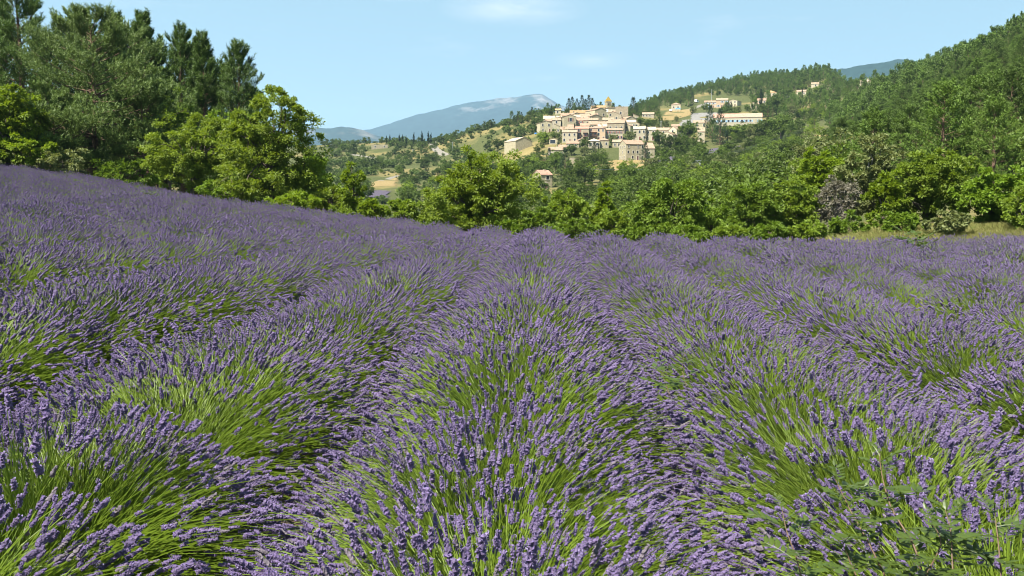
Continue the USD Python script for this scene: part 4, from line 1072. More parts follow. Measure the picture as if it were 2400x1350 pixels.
HOUSES = [
    # px, base row, width, height (px), roof, label, options
    (1402, 264, 33, 11, "side", "long church nave with an orange tiled roof left of the bell tower", dict(walls="stone_wall_look", tiles="ochre_roof_look", deep=24, grid=(2, 1), chimney=0, name="church", category="church", win=(0.8, 1.6), door=False, pitch=0.28)),
    (1457, 284, 29, 31, "none", "tall blank grey castle wall right of the bell tower", dict(walls="grey_stone_look", deep=26, grid=(1, 1), chimney=0, name="castle_wall", category="castle", door=False)),
    (1431, 270, 26, 15, "front", "stone house with a round white clock dial below the bell tower", dict(deep=16, grid=(1, 1), name="clock_house", pitch=0.08, chimney=0, door=False)),
    (1372, 273, 27, 12, "none", "low grey stone rampart left of the gabled house under the church", dict(walls="grey_stone_look", deep=8, grid=(0, 0), name="rampart", category="wall")),
    (1408, 281, 30, 18, "gable", "big gabled stone house just below the church nave, its right side in shade", dict(deep=34, yaw=32, grid=(2, 1), right=(3, 2), pitch=0.26)),
    (1438, 277, 24, 11, "side", "plain stone house squeezed below the clock house", dict(deep=20, grid=(2, 1), chimney=1)),
    (1322, 297, 20, 12, "side", "house with a peach roof left of the tall gabled house", dict(deep=24, grid=(2, 1), chimney=1)),
    (1346, 289, 26, 11, "side", "pale roofed house above the two reddish windows", dict(deep=24, grid=(3, 1), tiles="pale_roof_look", chimney=2)),
    (1425, 296, 24, 11, "side", "house with a tan roof above the long grey walled house", dict(deep=22, grid=(3, 1), chimney=1)),
    (1460, 297, 20, 11, "gable", "small gabled house left of the house with a pale roof", dict(deep=26, yaw=25, grid=(1, 1), right=(2, 1), chimney=1)),
    (1372, 307, 22, 10, "side", "house with a peach roof behind the cream balcony building", dict(deep=22, grid=(3, 1), chimney=1)),
    (1288, 299, 18, 12, "side", "small house with a peach roof above the left gable house", dict(deep=20, grid=(2, 1))),
    (1313, 292, 16, 12, "gable", "little gabled house between the long pale roof and the tall gabled house", dict(deep=22, yaw=20, grid=(1, 1), right=(1, 1))),
    (1352, 283, 18, 12, "gable", "little gabled house under the wide orange roof", dict(deep=22, yaw=25, grid=(1, 1), right=(1, 1))),
    (1412, 312, 20, 12, "side", "house showing above the pink balcony building", dict(deep=20, grid=(3, 1), tiles="pale_roof_look")),
    (1468, 312, 18, 13, "gable", "gabled house right above the plane tree", dict(deep=24, yaw=-20, grid=(1, 2), chimney=1)),
    (1322, 322, 16, 12, "front", "lean-to house between the left gable house and the square cream house", dict(deep=18, grid=(2, 1), chimney=0)),
    (1318, 356, 18, 10, "side", "low house with a peach roof above the white house", dict(deep=20, grid=(2, 1), chimney=0)),
    (1366, 344, 20, 12, "gable", "gabled house below the cream balcony building", dict(deep=22, yaw=18, grid=(1, 1), chimney=0)),
    (1446, 347, 20, 11, "side", "low house with a tan roof above the large farmhouse", dict(deep=20, grid=(2, 1), chimney=0)),
    (1542, 326, 18, 13, "gable", "gabled house between the row houses and the low tan roofed house", dict(deep=22, yaw=22, grid=(1, 1), walls="cream_wall_look", chimney=1)),
    (1446, 285, 20, 12, "right", "small grey house under the castle wall", dict(deep=18, grid=(1, 1), walls="grey_stone_look", chimney=1)),
    (1397, 290, 34, 13, "gable", "low gabled house stepping down in front of the big gabled one", dict(deep=40, yaw=35, grid=(1, 1), right=(3, 1), pitch=0.22)),
    (1357, 275, 40, 8, "side", "wide low house with an orange roof at the upper left of the village", dict(tiles="ochre_roof_look", deep=26, grid=(3, 1), chimney=2)),
    (1327, 285, 24, 11, "side", "house with a pinkish roof above the tall gabled house", dict(tiles="roof_look", deep=24, grid=(2, 1), chimney=2)),
    (1295, 291, 40, 10, "side", "long pale roofed house at the upper left end of the village", dict(tiles="pale_roof_look", deep=28, grid=(3, 1), chimney=2)),
    (1380, 287, 40, 10, "side", "row of roofs with white chimneys in the middle of the village", dict(deep=30, grid=(4, 1), chimney=3)),
    (1371, 296, 18, 11, "front", "narrow house with a pink lean-to roof behind the cream building", dict(tiles="salmon_roof_look", deep=16, grid=(2, 1))),
    (1390, 295, 22, 11, "side", "white washed house with two small dark windows in the village centre", dict(walls="white_wall_look", deep=18, grid=(3, 1))),
    (1280, 311, 27, 19, "gable", "stone house with a wide gable at the left end of the village", dict(deep=30, yaw=14, grid=(2, 2), right=(2, 2), pitch=0.24)),
    (1304, 303, 18, 17, "side", "white house with a peach roof beside the left gable house", dict(walls="white_wall_look", deep=22, grid=(1, 2))),
    (1310, 313, 20, 10, "right", "low ivy covered stone shed in front of the white house", dict(deep=16, grid=(1, 1), chimney=0)),
    (1336, 306, 27, 26, "gable", "tall gabled house with one dark purple shuttered window", dict(deep=34, yaw=10, grid=(1, 2), right=(2, 2), pitch=0.24, win=(1.5, 2.0), shutter="brown_wood_look", door=False)),
    (1357, 304, 17, 17, "side", "stone house with two reddish windows beside the tall gabled house", dict(deep=22, grid=(2, 2), shutter="red_shutter_look")),
    (1408, 305, 48, 10, "side", "long house with a peach roof and two dark windows right of the village centre", dict(deep=30, yaw=14, grid=(4, 1), chimney=2)),
    (1443, 311, 38, 18, "side", "long grey walled house above the plane tree", dict(walls="grey_stone_look", deep=34, yaw=-8, grid=(3, 1), chimney=2)),
    (1475, 303, 27, 13, "side", "house with a pale roof and two windows right of the long grey house", dict(deep=22, grid=(3, 1), tiles="pale_roof_look", walls="cream_wall_look")),
    (1480, 293, 28, 11, "gable", "gabled stone house on the right shoulder of the village", dict(deep=30, yaw=30, grid=(1, 1), right=(2, 1))),
    (1492, 301, 12, 9, "right", "little house with a dark porch at the right end of the upper village", dict(deep=14, grid=(1, 1), chimney=0)),
    (1491, 284, 14, 8, "right", "stone outbuilding on the right below the castle wall", dict(deep=16, grid=(1, 1), chimney=0)),
    (1338, 314, 15, 9, "front", "small house with a peach lean-to roof left of the tall thin cypress", dict(deep=20, grid=(1, 1), chimney=0)),
    (1364, 331, 31, 27, "side", "three storey cream building with balconies and a salmon roof", dict(walls="cream_wall_look", tiles="salmon_roof_look", deep=34, grid=(2, 3), chimney=1, win=(1.0, 1.5), shutter="red_shutter_look", name="balcony_building", pitch=0.22)),
    (1399, 329, 38, 26, "hip", "pink three storey building with brown balconies next to the cream one", dict(walls="pink_wall_look", tiles="salmon_roof_look", deep=36, grid=(4, 3), name="balcony_building", win=(0.9, 1.5), pitch=0.26)),
    (1438, 329, 40, 19, "side", "long cream wing with many small windows right of the pink building", dict(walls="cream_wall_look", deep=28, grid=(6, 2), left=(0, 0), win=(0.7, 1.1), shutter="red_shutter_look", yaw=5, chimney=0, pitch=0.22)),
    (1335, 335, 33, 20, "front", "square cream house with arched openings below the thin cypress", dict(walls="cream_wall_look", deep=26, grid=(3, 2), chimney=0, pitch=0.16)),
    (1297, 339, 19, 11, "gable", "small stone garage with one big dark opening", dict(deep=20, grid=(1, 1), win=(3.2, 2.2), chimney=0, door=False, pitch=0.24, name="garage", category="garage")),
    (1392, 348, 26, 14, "hip", "house with a vine covered wall under the cream building", dict(tiles="pale_roof_look", deep=26, grid=(2, 1), chimney=0, win=(1.2, 1.5), walls="white_wall_look")),
    (1413, 347, 26, 15, "hip", "peach hip roofed house under the pink building", dict(tiles="roof_look", deep=26, grid=(2, 1), chimney=0)),
    (1342, 347, 28, 8, "side", "low peach roofed house in front of the square cream house", dict(deep=24, grid=(2, 1), chimney=0)),
    (1499, 330, 28, 22, "side", "cream row house with arched shutters right of the plane tree", dict(walls="cream_wall_look", tiles="pale_roof_look", deep=26, grid=(3, 2), win=(1.0, 1.5))),
    (1524, 330, 24, 23, "side", "pale row house at the right end of the row beside the plane tree", dict(walls="cream_wall_look", tiles="pale_roof_look", deep=26, grid=(2, 2))),
    (1555, 317, 34, 10, "side", "low house with a tan roof left of the cream gable", dict(tiles="roof_look", deep=24, grid=(3, 1), chimney=1)),
    (1577, 323, 20, 18, "gable", "cream gable end among trees right of the row houses", dict(walls="cream_wall_look", deep=26, yaw=-25, grid=(1, 2), chimney=0, pitch=0.5)),
    (1562, 338, 30, 20, "gable", "cream facade half hidden by trees below the cream gable", dict(walls="cream_wall_look", deep=26, yaw=-20, grid=(2, 2), chimney=1)),
    (1643, 335, 16, 24, "front", "narrow cream tower house between dark conifers", dict(walls="cream_wall_look", deep=18, grid=(1, 2), chimney=1)),
    (1583, 305, 18, 8, "side", "little roof showing between trees below the grey terrace", dict(deep=18, grid=(1, 1), chimney=0)),
    (1640, 300, 30, 11, "side", "house with a peach roof below the long school building", dict(deep=22, grid=(2, 1), chimney=1)),
    (1489, 376, 46, 35, "side", "large three storey stone farmhouse standing alone in the dry meadow", dict(deep=34, yaw=24, grid=(4, 3), left=(3, 3), pitch=0.34, win=(0.75, 1.1), name="farmhouse")),
    (1521, 372, 26, 22, "front", "stone annex with a peach lean-to roof right of the large farmhouse", dict(deep=24, yaw=10, grid=(1, 1), chimney=0, name="annex")),
    (1281, 442, 30, 30, "side", "tall narrow house with a red tiled roof and chimney alone in the valley", dict(tiles="salmon_roof_look", deep=34, yaw=28, grid=(1, 2), left=(1, 0), win=(1.1, 1.4), name="farmhouse", pitch=0.36)),
    (1228, 350, 44, 18, "gable", "long stone barn with a pale roof left of the village", dict(tiles="pale_roof_look", deep=46, yaw=28, grid=(0, 0), chimney=0, pitch=0.3, name="barn", category="barn")),
    (1303, 370, 36, 17, "side", "white house with a peach roof below the stone garage", dict(walls="white_wall_look", deep=26, grid=(3, 1), chimney=1)),
    (1308, 268, 13, 8, "side", "tiny cream house alone on the hill left of the dark conifers", dict(walls="cream_wall_look", tiles="ochre_roof_look", deep=12, grid=(1, 1), chimney=0)),
    (1519, 275, 27, 7, "side", "long low white house with a peach roof right of the castle wall", dict(walls="white_wall_look", deep=16, grid=(4, 1), chimney=0, win=(0.8, 0.9))),
    (1584, 259, 21, 13, "hip", "white house with blue parasols in front of the ridge forest", dict(walls="white_wall_look", deep=20, grid=(2, 1), chimney=0)),
    (1667, 253, 32, 12, "side", "left half of the pink terrace of houses with blue shutters", dict(walls="pink_wall_look", deep=22, grid=(4, 2), shutter="blue_shutter_look", chimney=1, pitch=0.25)),
    (1692, 253, 26, 17, "side", "taller right half of the pink terrace of houses with blue shutters", dict(walls="pink_wall_look", deep=24, grid=(3, 2), shutter="blue_shutter_look", chimney=1, pitch=0.25)),
    (1717, 250, 21, 12, "gable", "pale yellow house at the right end of the pink terrace", dict(walls="cream_wall_look", tiles="pale_roof_look", deep=22, yaw=-20, grid=(2, 2), chimney=0, pitch=0.15)),
    (1765, 261, 17, 15, "gable", "open stone barn with a tan roof beside the tall cypress", dict(deep=26, yaw=-30, grid=(1, 1), win=(2.4, 2.6), chimney=0, door=False, name="barn", category="barn", pitch=0.35)),
    (1785, 253, 19, 15, "side", "cream house behind the tall cypress", dict(walls="cream_wall_look", deep=20, grid=(2, 2), chimney=0)),
    (1728, 294, 108, 17, "side", "very long white school building with one unbroken red roof", dict(walls="white_wall_look", tiles="salmon_roof_look", deep=34, grid=(11, 1), chimney=3, win=(1.3, 1.3), shutter="blue_shutter_look", pitch=0.34, name="school_building", category="school")),
    (1806, 229, 26, 10, "hip", "cream house with an orange roof at the edge of the ridge forest", dict(walls="white_wall_look", tiles="ochre_roof_look", deep=20, grid=(2, 1), chimney=0)),
    (1878, 224, 20, 8, "side", "peach roof among trees right of the hilltop cream house", dict(walls="cream_wall_look", deep=16, grid=(2, 1), chimney=0)),
    (1910, 205, 16, 7, "side", "small roof just below the ridge forest", dict(walls="cream_wall_look", deep=14, grid=(1, 1), chimney=0)),
    (2027, 189, 26, 13, "side", "white villa peeping out of the trees on the right hand ridge", dict(walls="white_wall_look", tiles="pale_roof_look", deep=18, grid=(2, 1), chimney=1)),
    (890, 349, 38, 9, "none", "roofless stone ruin on the hill left of the cypress row", dict(walls="stone_wall_look", deep=14, grid=(2, 1), chimney=0, name="ruin", category="ruin")),
]
made = {}
for h in HOUSES:
    made[h[5]] = house(*h[:6], **h[6])


def on_house(label, name, boxes, look_name, parent_is_part=False):
    p = made[label][0]
    return obj(name, join(boxes), look_name, p)


# balconies of the cream and the pink building
for lab, us in (("three storey cream building with balconies and a salmon roof", (-0.27, 0.25)), ("pink three storey building with brown balconies next to the cream one", (-0.2,))):
    _, W, D, H = made[lab]
    for u in us:
        bw = 1.3 if len(us) == 2 else W * 0.22
        for j in (1, 2):
            z0 = j * H / 3 - 0.1
            on_house(lab, "balcony", [box(u * W - bw, u * W + bw, -D / 2 - 1.1, -D / 2 - 0.002, z0, z0 + 0.16)]
                     + [box(u * W - bw + t, u * W - bw + t + 0.06, -D / 2 - 1.08, -D / 2 - 1.02, z0 + 0.16, z0 + 1.0) for t in np.linspace(0, 2 * bw - 0.06, 11)]
                     + [box(u * W - bw, u * W + bw, -D / 2 - 1.1, -D / 2 - 1.0, z0 + 1.0, z0 + 1.1)], "brown_wood_look")
# bell tower with its yellow glazed roof
tx, ty, tz, tr = hit(1426, 262, 150)
k = tr / FOCAL
bt = thing("bell_tower", "square stone bell tower with a bright yellow pyramid roof", "bell tower", (tx, ty + 4, tz), math.degrees(-math.atan2(tx, ty)) + 18)
W, H = 12.5 * k, 25 * k
obj("wall", box(-W / 2, W / 2, -W / 2, W / 2, -3, H), "stone_wall_look", bt)
obj("cornice", box(-W / 2 - 0.25, W / 2 + 0.25, -W / 2 - 0.25, W / 2 + 0.25, H, H + 0.3), "stone_wall_look", bt)
o = W / 2 + 0.25
obj("roof", (np.array([[-o, -o, H + 0.3], [o, -o, H + 0.3], [o, o, H + 0.3], [-o, o, H + 0.3], [0, 0, H + 0.3 + 12.0 * k]]), np.array([[0, 1, 4], [1, 2, 4], [2, 3, 4], [3, 0, 4], [0, 3, 2], [0, 2, 1]])), "glazed_yellow_look", bt)
for zc in (H - 1.7, H - 4.2):
    for face, u in (("front", -0.15 * W), ("front", 0.18 * W), ("left", 0.0)):
        if zc < H - 3 and u > 0:
            continue
        window_parts(bt, face, u, zc, 0.75, 1.5, W / 2, frame="stone_wall_look")
_, W2, D2, H2 = made["stone house with a round white clock dial below the bell tower"]
t = np.linspace(0, 2 * np.pi, 25)[:-1]
dial = prism(np.c_[np.cos(t), np.sin(t)] * 0.85 + [-0.30 * W2, H2 * 0.62], -D2 / 2 - 0.12, -D2 / 2 - 0.004)
q = obj("clock_dial", dial, "white_paint_look", made["stone house with a round white clock dial below the bell tower"][0])
obj("hand", join([box(-0.30 * W2 - 0.04, -0.30 * W2 + 0.04, -D2 / 2 - 0.16, -D2 / 2 - 0.125, H2 * 0.62, H2 * 0.62 + 0.7), box(-0.30 * W2, -0.30 * W2 + 0.5, -D2 / 2 - 0.20, -D2 / 2 - 0.165, H2 * 0.62 - 0.05, H2 * 0.62 + 0.05)]), "dark_opening_look", q)


# ------------------------------------------------------------------ strips and patches that lie on the hills
def drape(name, pixels, width, look_name, lift=0.12, n=14, **tags):
    """A track or wall foot along a line of pixels: a strip draped on the land."""
    P = np.array([hit(*q, 150)[:2] for q in pixels])
    s = np.r_[0, np.cumsum(np.linalg.norm(np.diff(P, axis=0), axis=1))]
    t = np.linspace(0, s[-1], n * (len(pixels) - 1) + 1)
    C = np.c_[np.interp(t, s, P[:, 0]), np.interp(t, s, P[:, 1])]
    T = unit(np.gradient(C, axis=0)); N = np.c_[-T[:, 1], T[:, 0]]
    L, R_ = C + N * width / 2, C - N * width / 2
    V = np.vstack([np.c_[L, land_z(*L.T) + lift], np.c_[R_, land_z(*R_.T) + lift]])
    m = len(t); i = np.arange(m - 1)
    return obj(name, (V, np.vstack([np.c_[i, i + m, i + 1], np.c_[i + 1, i + m, i + m + 1]])), look_name, **tags)


def patch(name, pixels, look_name, lift=0.10, cell=2.0, **tags):
    """A field inside a polygon of pixels, draped on the land as a sheet."""
    import shapely
    P = np.array([hit(*q, 150)[:2] for q in pixels])
    poly = shapely.Polygon(P).buffer(0)
    x0, y0, x1, y1 = poly.bounds
    xs, ys = np.linspace(x0, x1, max(3, int((x1 - x0) / cell))), np.linspace(y0, y1, max(3, int((y1 - y0) / cell)))
    X, Y = np.meshgrid(xs, ys, indexing="xy")
    F = grid_faces(len(ys), len(xs))[:, ::-1]
    V = np.c_[X.ravel(), Y.ravel(), land_z(X.ravel(), Y.ravel()) + lift]
    c = V[F].mean(1)
    F = F[shapely.contains_xy(poly, c[:, 0], c[:, 1])]
    nz = np.cross(V[F[:, 1]] - V[F[:, 0]], V[F[:, 2]] - V[F[:, 0]])[:, 2]
    F[nz < 0] = F[nz < 0][:, ::-1]
    return obj(name, (V, F), look_name, **tags)


noise_look("track_look", [(0.3, (0.124, 0.111, 0.091)), (0.7, (0.165, 0.153, 0.128))], 0.8)
noise_look("scree_look", [(0.3, (0.124, 0.115, 0.103)), (0.7, (0.190, 0.182, 0.169))], 0.9, bump=0.5, bscale=2)
noise_look("straw_look", [(0.3, (0.161, 0.116, 0.043)), (0.7, (0.208, 0.154, 0.069))], 0.5, bump=0.4, bscale=4)
look("lavender_stripe_look", {"g": ("geometry", {}), "w": ("wave_texture", {"scale": 0.42, "bands_direction": "x", "distortion": 0.6}),
     "r": ("rgb_ramp", {"ramp": [(0.2, (0.06, 0.055, 0.045)), (0.5, (0.07, 0.06, 0.09)), (1, (0.09, 0.077, 0.125))]}),
     "p": ("principled_bsdf", {"roughness": 1.0, "specular_ior_level": 0.0})}, [("g.position", "w.vector"), ("w.fac", "r.fac"), ("r.color", "p.base_color")])
drape("track", [(1016, 333), (1014, 342), (1022, 352), (1036, 361), (1052, 366)], 4.5, "track_look", kind="structure")
drape("track", [(790, 363), (815, 362), (846, 366), (880, 372)], 3.5, "track_look", kind="structure")
drape("track", [(890, 424), (915, 418), (935, 412)], 3.0, "track_look", kind="structure")
drape("track", [(1765, 225), (1800, 230), (1830, 236)], 4.0, "track_look", kind="structure")
drape("track", [(1612, 258), (1640, 248), (1668, 238), (1700, 232)], 4.0, "track_look", kind="structure")
patch("grey_terrace", [(1618, 287), (1622, 266), (1690, 264), (1688, 284)], "scree_look", kind="structure")
patch("gravel_slope", [(1590, 296), (1600, 282), (1640, 278), (1650, 290)], "scree_look", lift=0.16, kind="structure")
patch("dry_meadow", [(1400, 397), (1435, 376), (1545, 378), (1515, 392), (1430, 402)], "straw_look", kind="structure")
patch("dry_meadow", [(1548, 282), (1560, 263), (1625, 254), (1618, 270), (1580, 282)], "straw_look", kind="structure")
patch("dry_meadow", [(1218, 385), (1225, 370), (1285, 366), (1270, 384)], "straw_look", kind="structure")
patch("dry_meadow", [(865, 438), (880, 426), (935, 414), (925, 436)], "straw_look", kind="structure")
patch("distant_lavender_field", [(848, 463), (853, 448), (912, 448), (905, 466)], "lavender_stripe_look", lift=0.3, kind="structure")
patch("distant_lavender_field", [(1538, 380), (1560, 372), (1592, 364), (1582, 378)], "lavender_stripe_look", lift=0.3, kind="structure")
patch("distant_lavender_field", [(1650, 362), (1668, 350), (1740, 343), (1712, 354)], "lavender_stripe_look", lift=0.3, kind="structure")
patch("distant_lavender_field", [(1455, 398), (1468, 391), (1488, 388), (1482, 396)], "lavender_stripe_look", lift=0.3, kind="structure")
patch("pale_meadow", [(1885, 346), (1895, 318), (1950, 312), (1945, 345)], "straw_look", kind="structure")
x, y, z, r = hit(1358, 384, 150)
w = thing("garden_wall", "long plain stone retaining wall left of the large farmhouse", "wall", (x, y, z), math.degrees(-math.atan2(x, y)))
obj("wall", box(-24 * r / FOCAL, 24 * r / FOCAL, 0, 0.7, -2, 14 * r / FOCAL), "stone_wall_look", w)
obj("coping", box(-24 * r / FOCAL - 0.1, 24 * r / FOCAL + 0.1, -0.08, 0.78, 14 * r / FOCAL, 14 * r / FOCAL + 0.15), "grey_stone_look", w)

# ------------------------------------------------------------------ trees on the hills and in the village
rng = np.random.default_rng(5)


def stand(models, name, label, px, py, hpx, wide=1.0, base_h=7.0, group=None, rmin=60.0, category="tree", seed=None):
    """A tree standing where the line of sight through (px, py) meets the land, hpx image pixels tall."""
    x, y, z, r = hit(px, py, rmin)
    s = hpx * r / FOCAL / base_h
    copy_of(models[int(rng.integers(len(models)))], name, label, category, (x, y, z - 0.25), rng.uniform(0, 360), (s * wide, s * wide, s), group=group)
    return x, y, r


taken = []
# cypresses and conifers in the village
for px, py, h, lab in [(906, 339, 22, "first"), (914, 341, 26, "second"), (936, 339, 25, "third"), (944, 340, 26, "fourth"), (952, 341, 23, "fifth"), (970, 340, 30, "sixth"), (989, 339, 32, "seventh"), (1004, 338, 30, "eighth"), (1010, 338, 27, "ninth")]:
    stand(CYPRESS, "cypress", f"{lab} dark cypress from the left in the row along the crest left of the village", px, py, h, base_h=10.0)
for px, py, h, lab in [(1347, 313, 27, "tall thin cypress in front of the village between the two cream houses"), (1783, 262, 56, "tall thin cypress on the upper hill beside the open stone barn"), (1293, 266, 22, "left of a pair of cypress spires behind the tiny cream house"),
                       (1301, 266, 21, "right of a pair of cypress spires behind the tiny cream house"), (1714, 268, 30, "cypress below the pale yellow house"), (1419, 378, 24, "first cypress in the garden left of the large farmhouse"), (1412, 345, 18, "small cypress by the vine covered wall"),
                       (1403, 352, 20, "second small cypress by the vine covered wall"), (1545, 298, 22, "dark cypress at the end of the hedge behind the row houses"), (1279, 318, 14, "short dark cypress left of the left gable house"), (1880, 230, 22, "small cypress by the peach roof below the ridge"), (1477, 376, 12, "small cypress against the wall of the large farmhouse")]:
    stand(CYPRESS, "cypress", lab, px, py, h, wide=0.75 if h > 40 else 1.0, base_h=10.0)
for i, (px, py, h) in enumerate([(1333, 264, 32), (1341, 263, 34), (1352, 262, 30), (1364, 262, 38), (1372, 262, 30), (1380, 262, 39), (1388, 262, 33), (1396, 254, 20), (1438, 256, 20), (1247, 276, 24), (1222, 286, 22), (1213, 290, 22), (1205, 293, 20)]):
    stand(SPIRE, "conifer", "dark spruce in the group behind the left of the church" if i < 8 else ["dark conifer top just right of the bell tower", "dark conifer on the left shoulder of the hill", "first dark pine of the clump on the left shoulder", "second dark pine of the clump on the left shoulder", "third dark pine of the clump on the left shoulder"][i - 8],
          px, py, h, wide=1.1, base_h=10.0, group="dark spruces behind the left of the church" if i < 8 else None)
for px, py, h, w, lab in [(1664, 325, 72, 0.9, "tall dark cedar left of the school building"), (1687, 340, 78, 1.0, "large dark cedar with tiered branches in front of the school building"), (1484, 275, 44, 1.3, "dark spreading cedar right of the castle wall"),
                          (1393, 385, 50, 1.0, "dark spruce left of the large farmhouse"), (1324, 430, 80, 1.0, "dark pointed spruce right of the tall narrow house"), (1512, 383, 48, 1.1, "conifer in front of the annex of the large farmhouse"),
                          (1287, 388, 40, 1.0, "dark conifer below the stone garage"), (1622, 246, 28, 1.0, "dark conifer beside the white house with blue parasols"), (1311, 350, 34, 0.9, "grey-green conifer beside the stone garage"), (1515, 335, 40, 0.6, "slim conifer in front of the row houses")]:
    stand(SPIRE, "conifer", lab, px, py, h, wide=w, base_h=10.0)
x, y, r = stand(FAR_LEAF[:1], "stone_pine", "solitary tree with a rounded crown on the upper hill by the ridge forest", 1777, 217, 24, wide=1.2)
VT = [(1478, 336, 34, "round plane tree right of the cream wing"), (1545, 345, 42, "light green tree in front of the row houses"), (1610, 335, 52, "broad dark green tree left of the dark cedars"), (1598, 372, 56, "large round tree right of the large farmhouse"),
      (1572, 360, 48, "dark bushy tree right behind the farmhouse annex"), (1630, 360, 46, "light green tree right of the large round tree"), (1410, 385, 36, "small dry looking tree in the meadow left of the large farmhouse"), (1437, 340, 30, "bright green tree below the cream wing"),
      (1372, 352, 30, "green tree below the three storey cream building"), (1340, 365, 30, "tree left above the retaining wall"), (1370, 366, 26, "tree above the middle of the retaining wall"), (1258, 312, 20, "dark round tree at the left end of the village"), (1300, 328, 26, "tree in front of the left gable house"),
      (1322, 326, 28, "round tree in front of the tall gabled house"), (1270, 336, 30, "green tree below the left gable house"), (1520, 300, 22, "hedge tree above the row houses"), (1535, 298, 22, "dark hedge tree behind the row houses"), (1560, 302, 24, "light green tree behind the low tan roofed house"),
      (1502, 296, 24, "green tree right of the upper village"), (1624, 268, 22, "small leafy tree on the upper meadow"), (1655, 264, 24, "leafy tree before the pink terrace"), (1690, 250, 16, "small grey-green tree before the pink terrace"), (1700, 272, 28, "leafy tree group below the pink terrace"), (1725, 272, 26, "green tree right below the pink terrace"),
      (1752, 262, 18, "bright tree left of the open stone barn"), (1790, 276, 34, "olive coloured tree right of the tall cypress"), (1820, 270, 44, "dark oak on the upper hill right of the cream house"), (1845, 240, 34, "spreading tree on the upper hill near the ridge"), (1905, 334, 48, "free standing round tree on the pale meadow"),
      (1705, 335, 44, "first round tree in the row before the school building"), (1722, 335, 46, "second round tree in the row before the school building"), (1738, 334, 46, "third round tree in the row before the school building"), (1755, 334, 48, "fourth round tree in the row before the school building"), (1772, 334, 50, "fifth round tree in the row before the school building"),
      (1792, 336, 60, "tall dark tree at the right end of the school building"), (1830, 335, 66, "large tree with a whitish flowering crown right of the school"), (1455, 312, 16, "grey-green tree between the long grey house and the plane tree"), (1467, 290, 14, "small tree at the foot of the castle wall"),
      (1246, 400, 44, "leafy tree left of the tall narrow house"), (1262, 392, 34, "dark tree above the tall narrow house"), (1238, 425, 30, "green tree in front of the left meadow"), (1340, 436, 60, "broad green tree right of the dark pointed spruce"), (1380, 430, 52, "rounded green tree below the retaining wall"), (1300, 392, 40, "green tree between the white house and the tall narrow house")]
for px, py, h, lab in VT:
    x, y, r = stand(FAR_LEAF, "leafy_tree", lab, px, py, h, wide=1.05)
    taken.append((x, y))
house_xy = np.array([stage.GetPrimAtPath(m[0]).GetAttribute("xformOp:translate").Get()[:2] for m in made.values()])
house_r = np.array([max(m[1], m[2]) * 0.62 for m in made.values()])


def clear_of_houses(x, y, extra=0.0):
    d = np.hypot(house_xy[:, 0] - x, house_xy[:, 1] - y)
    if (d < house_r + 1.2 + extra).any():
        return False
    # nothing that stands close in front of a house and hides it
    u = np.array([x, y]); L = np.hypot(x, y)
    along = house_xy @ u / L
    side = np.abs(house_xy @ np.array([-u[1], u[0]]) / L)
    return not ((along > L) & (along - L < 38) & (side < house_r + 2.0)).any()


MEADOWS = [(1395, 1550, 374, 404), (1545, 1630, 252, 284), (1215, 1290, 364, 388), (860, 940, 412, 470), (1645, 1745, 340, 364), (1535, 1595, 362, 382), (1880, 1952, 308, 348), (1585, 1695, 262, 298), (1625, 1760, 225, 262), (1450, 1490, 386, 400)]


def scatter(px0, px1, r0, r1, gap, seed, keep=None, rows=None):
    """Random points on the land between two image columns and two distances, at least gap apart."""
    r = np.random.default_rng(seed)
    out, cells = [], {}
    a0, a1 = ray(px0, 466)[0], ray(px1, 466)[0]
    n = int((a1 - a0) * (r1 * r1 - r0 * r0) / 2 / (gap * gap) * 2.2)
    A, D = r.uniform(a0, a1, n), np.sqrt(r.uniform(r0 * r0, r1 * r1, n))
    X, Y = D * np.sin(A), D * np.cos(A)
    Z = land_z(X, Y)
    for x, y, z, d in zip(X, Y, Z, D):
        c = (int(x // gap), int(y // gap))
        if any(math.hypot(x - q[0], y - q[1]) < gap for i in (-1, 0, 1) for j in (-1, 0, 1) for q in cells.get((c[0] + i, c[1] + j), ())):
            continue
        px, py, _ = project((x, y, z))
        if any(m[0] < px < m[1] and m[2] < py < m[3] for m in MEADOWS):
            continue
        if keep is not None and not keep(x, y, px, py, d, r):
            continue
        cells.setdefault(c, []).append((x, y))
        out.append((d, x, y, z, px, py))
    return sorted(out)


def green(x, y, s=45.0, seed=4):
    return float(meshkit.fbm(np.array([[x / s, y / s, 0.0]]), 3, seed)[0])


def in_view(px):
    return -60 < px < 2460


def where(d, px):
    """Which part of the steep hill: named by what stands below it."""
    row = "at the hill foot" if d < 105 else "low on the hill" if d < 130 else "half way up the hill" if d < 160 else "high on the hill"
    return f"{row} above {'the grey dead bush' if px < 2060 else 'the big rounded tree' if px < 2250 else 'the darker green tree'}"


def valley(d, px):
    row = "just behind" if d < 100 else "farther down behind" if d < 140 else "across the valley behind"
    return f"{row} {'the central walnut' if px < 1290 else 'the yellow ash' if px < 1480 else 'the large creeper covered tree' if px < 1690 else 'the smaller creeper covered tree' if px < 1840 else 'the bright green upright tree'}"


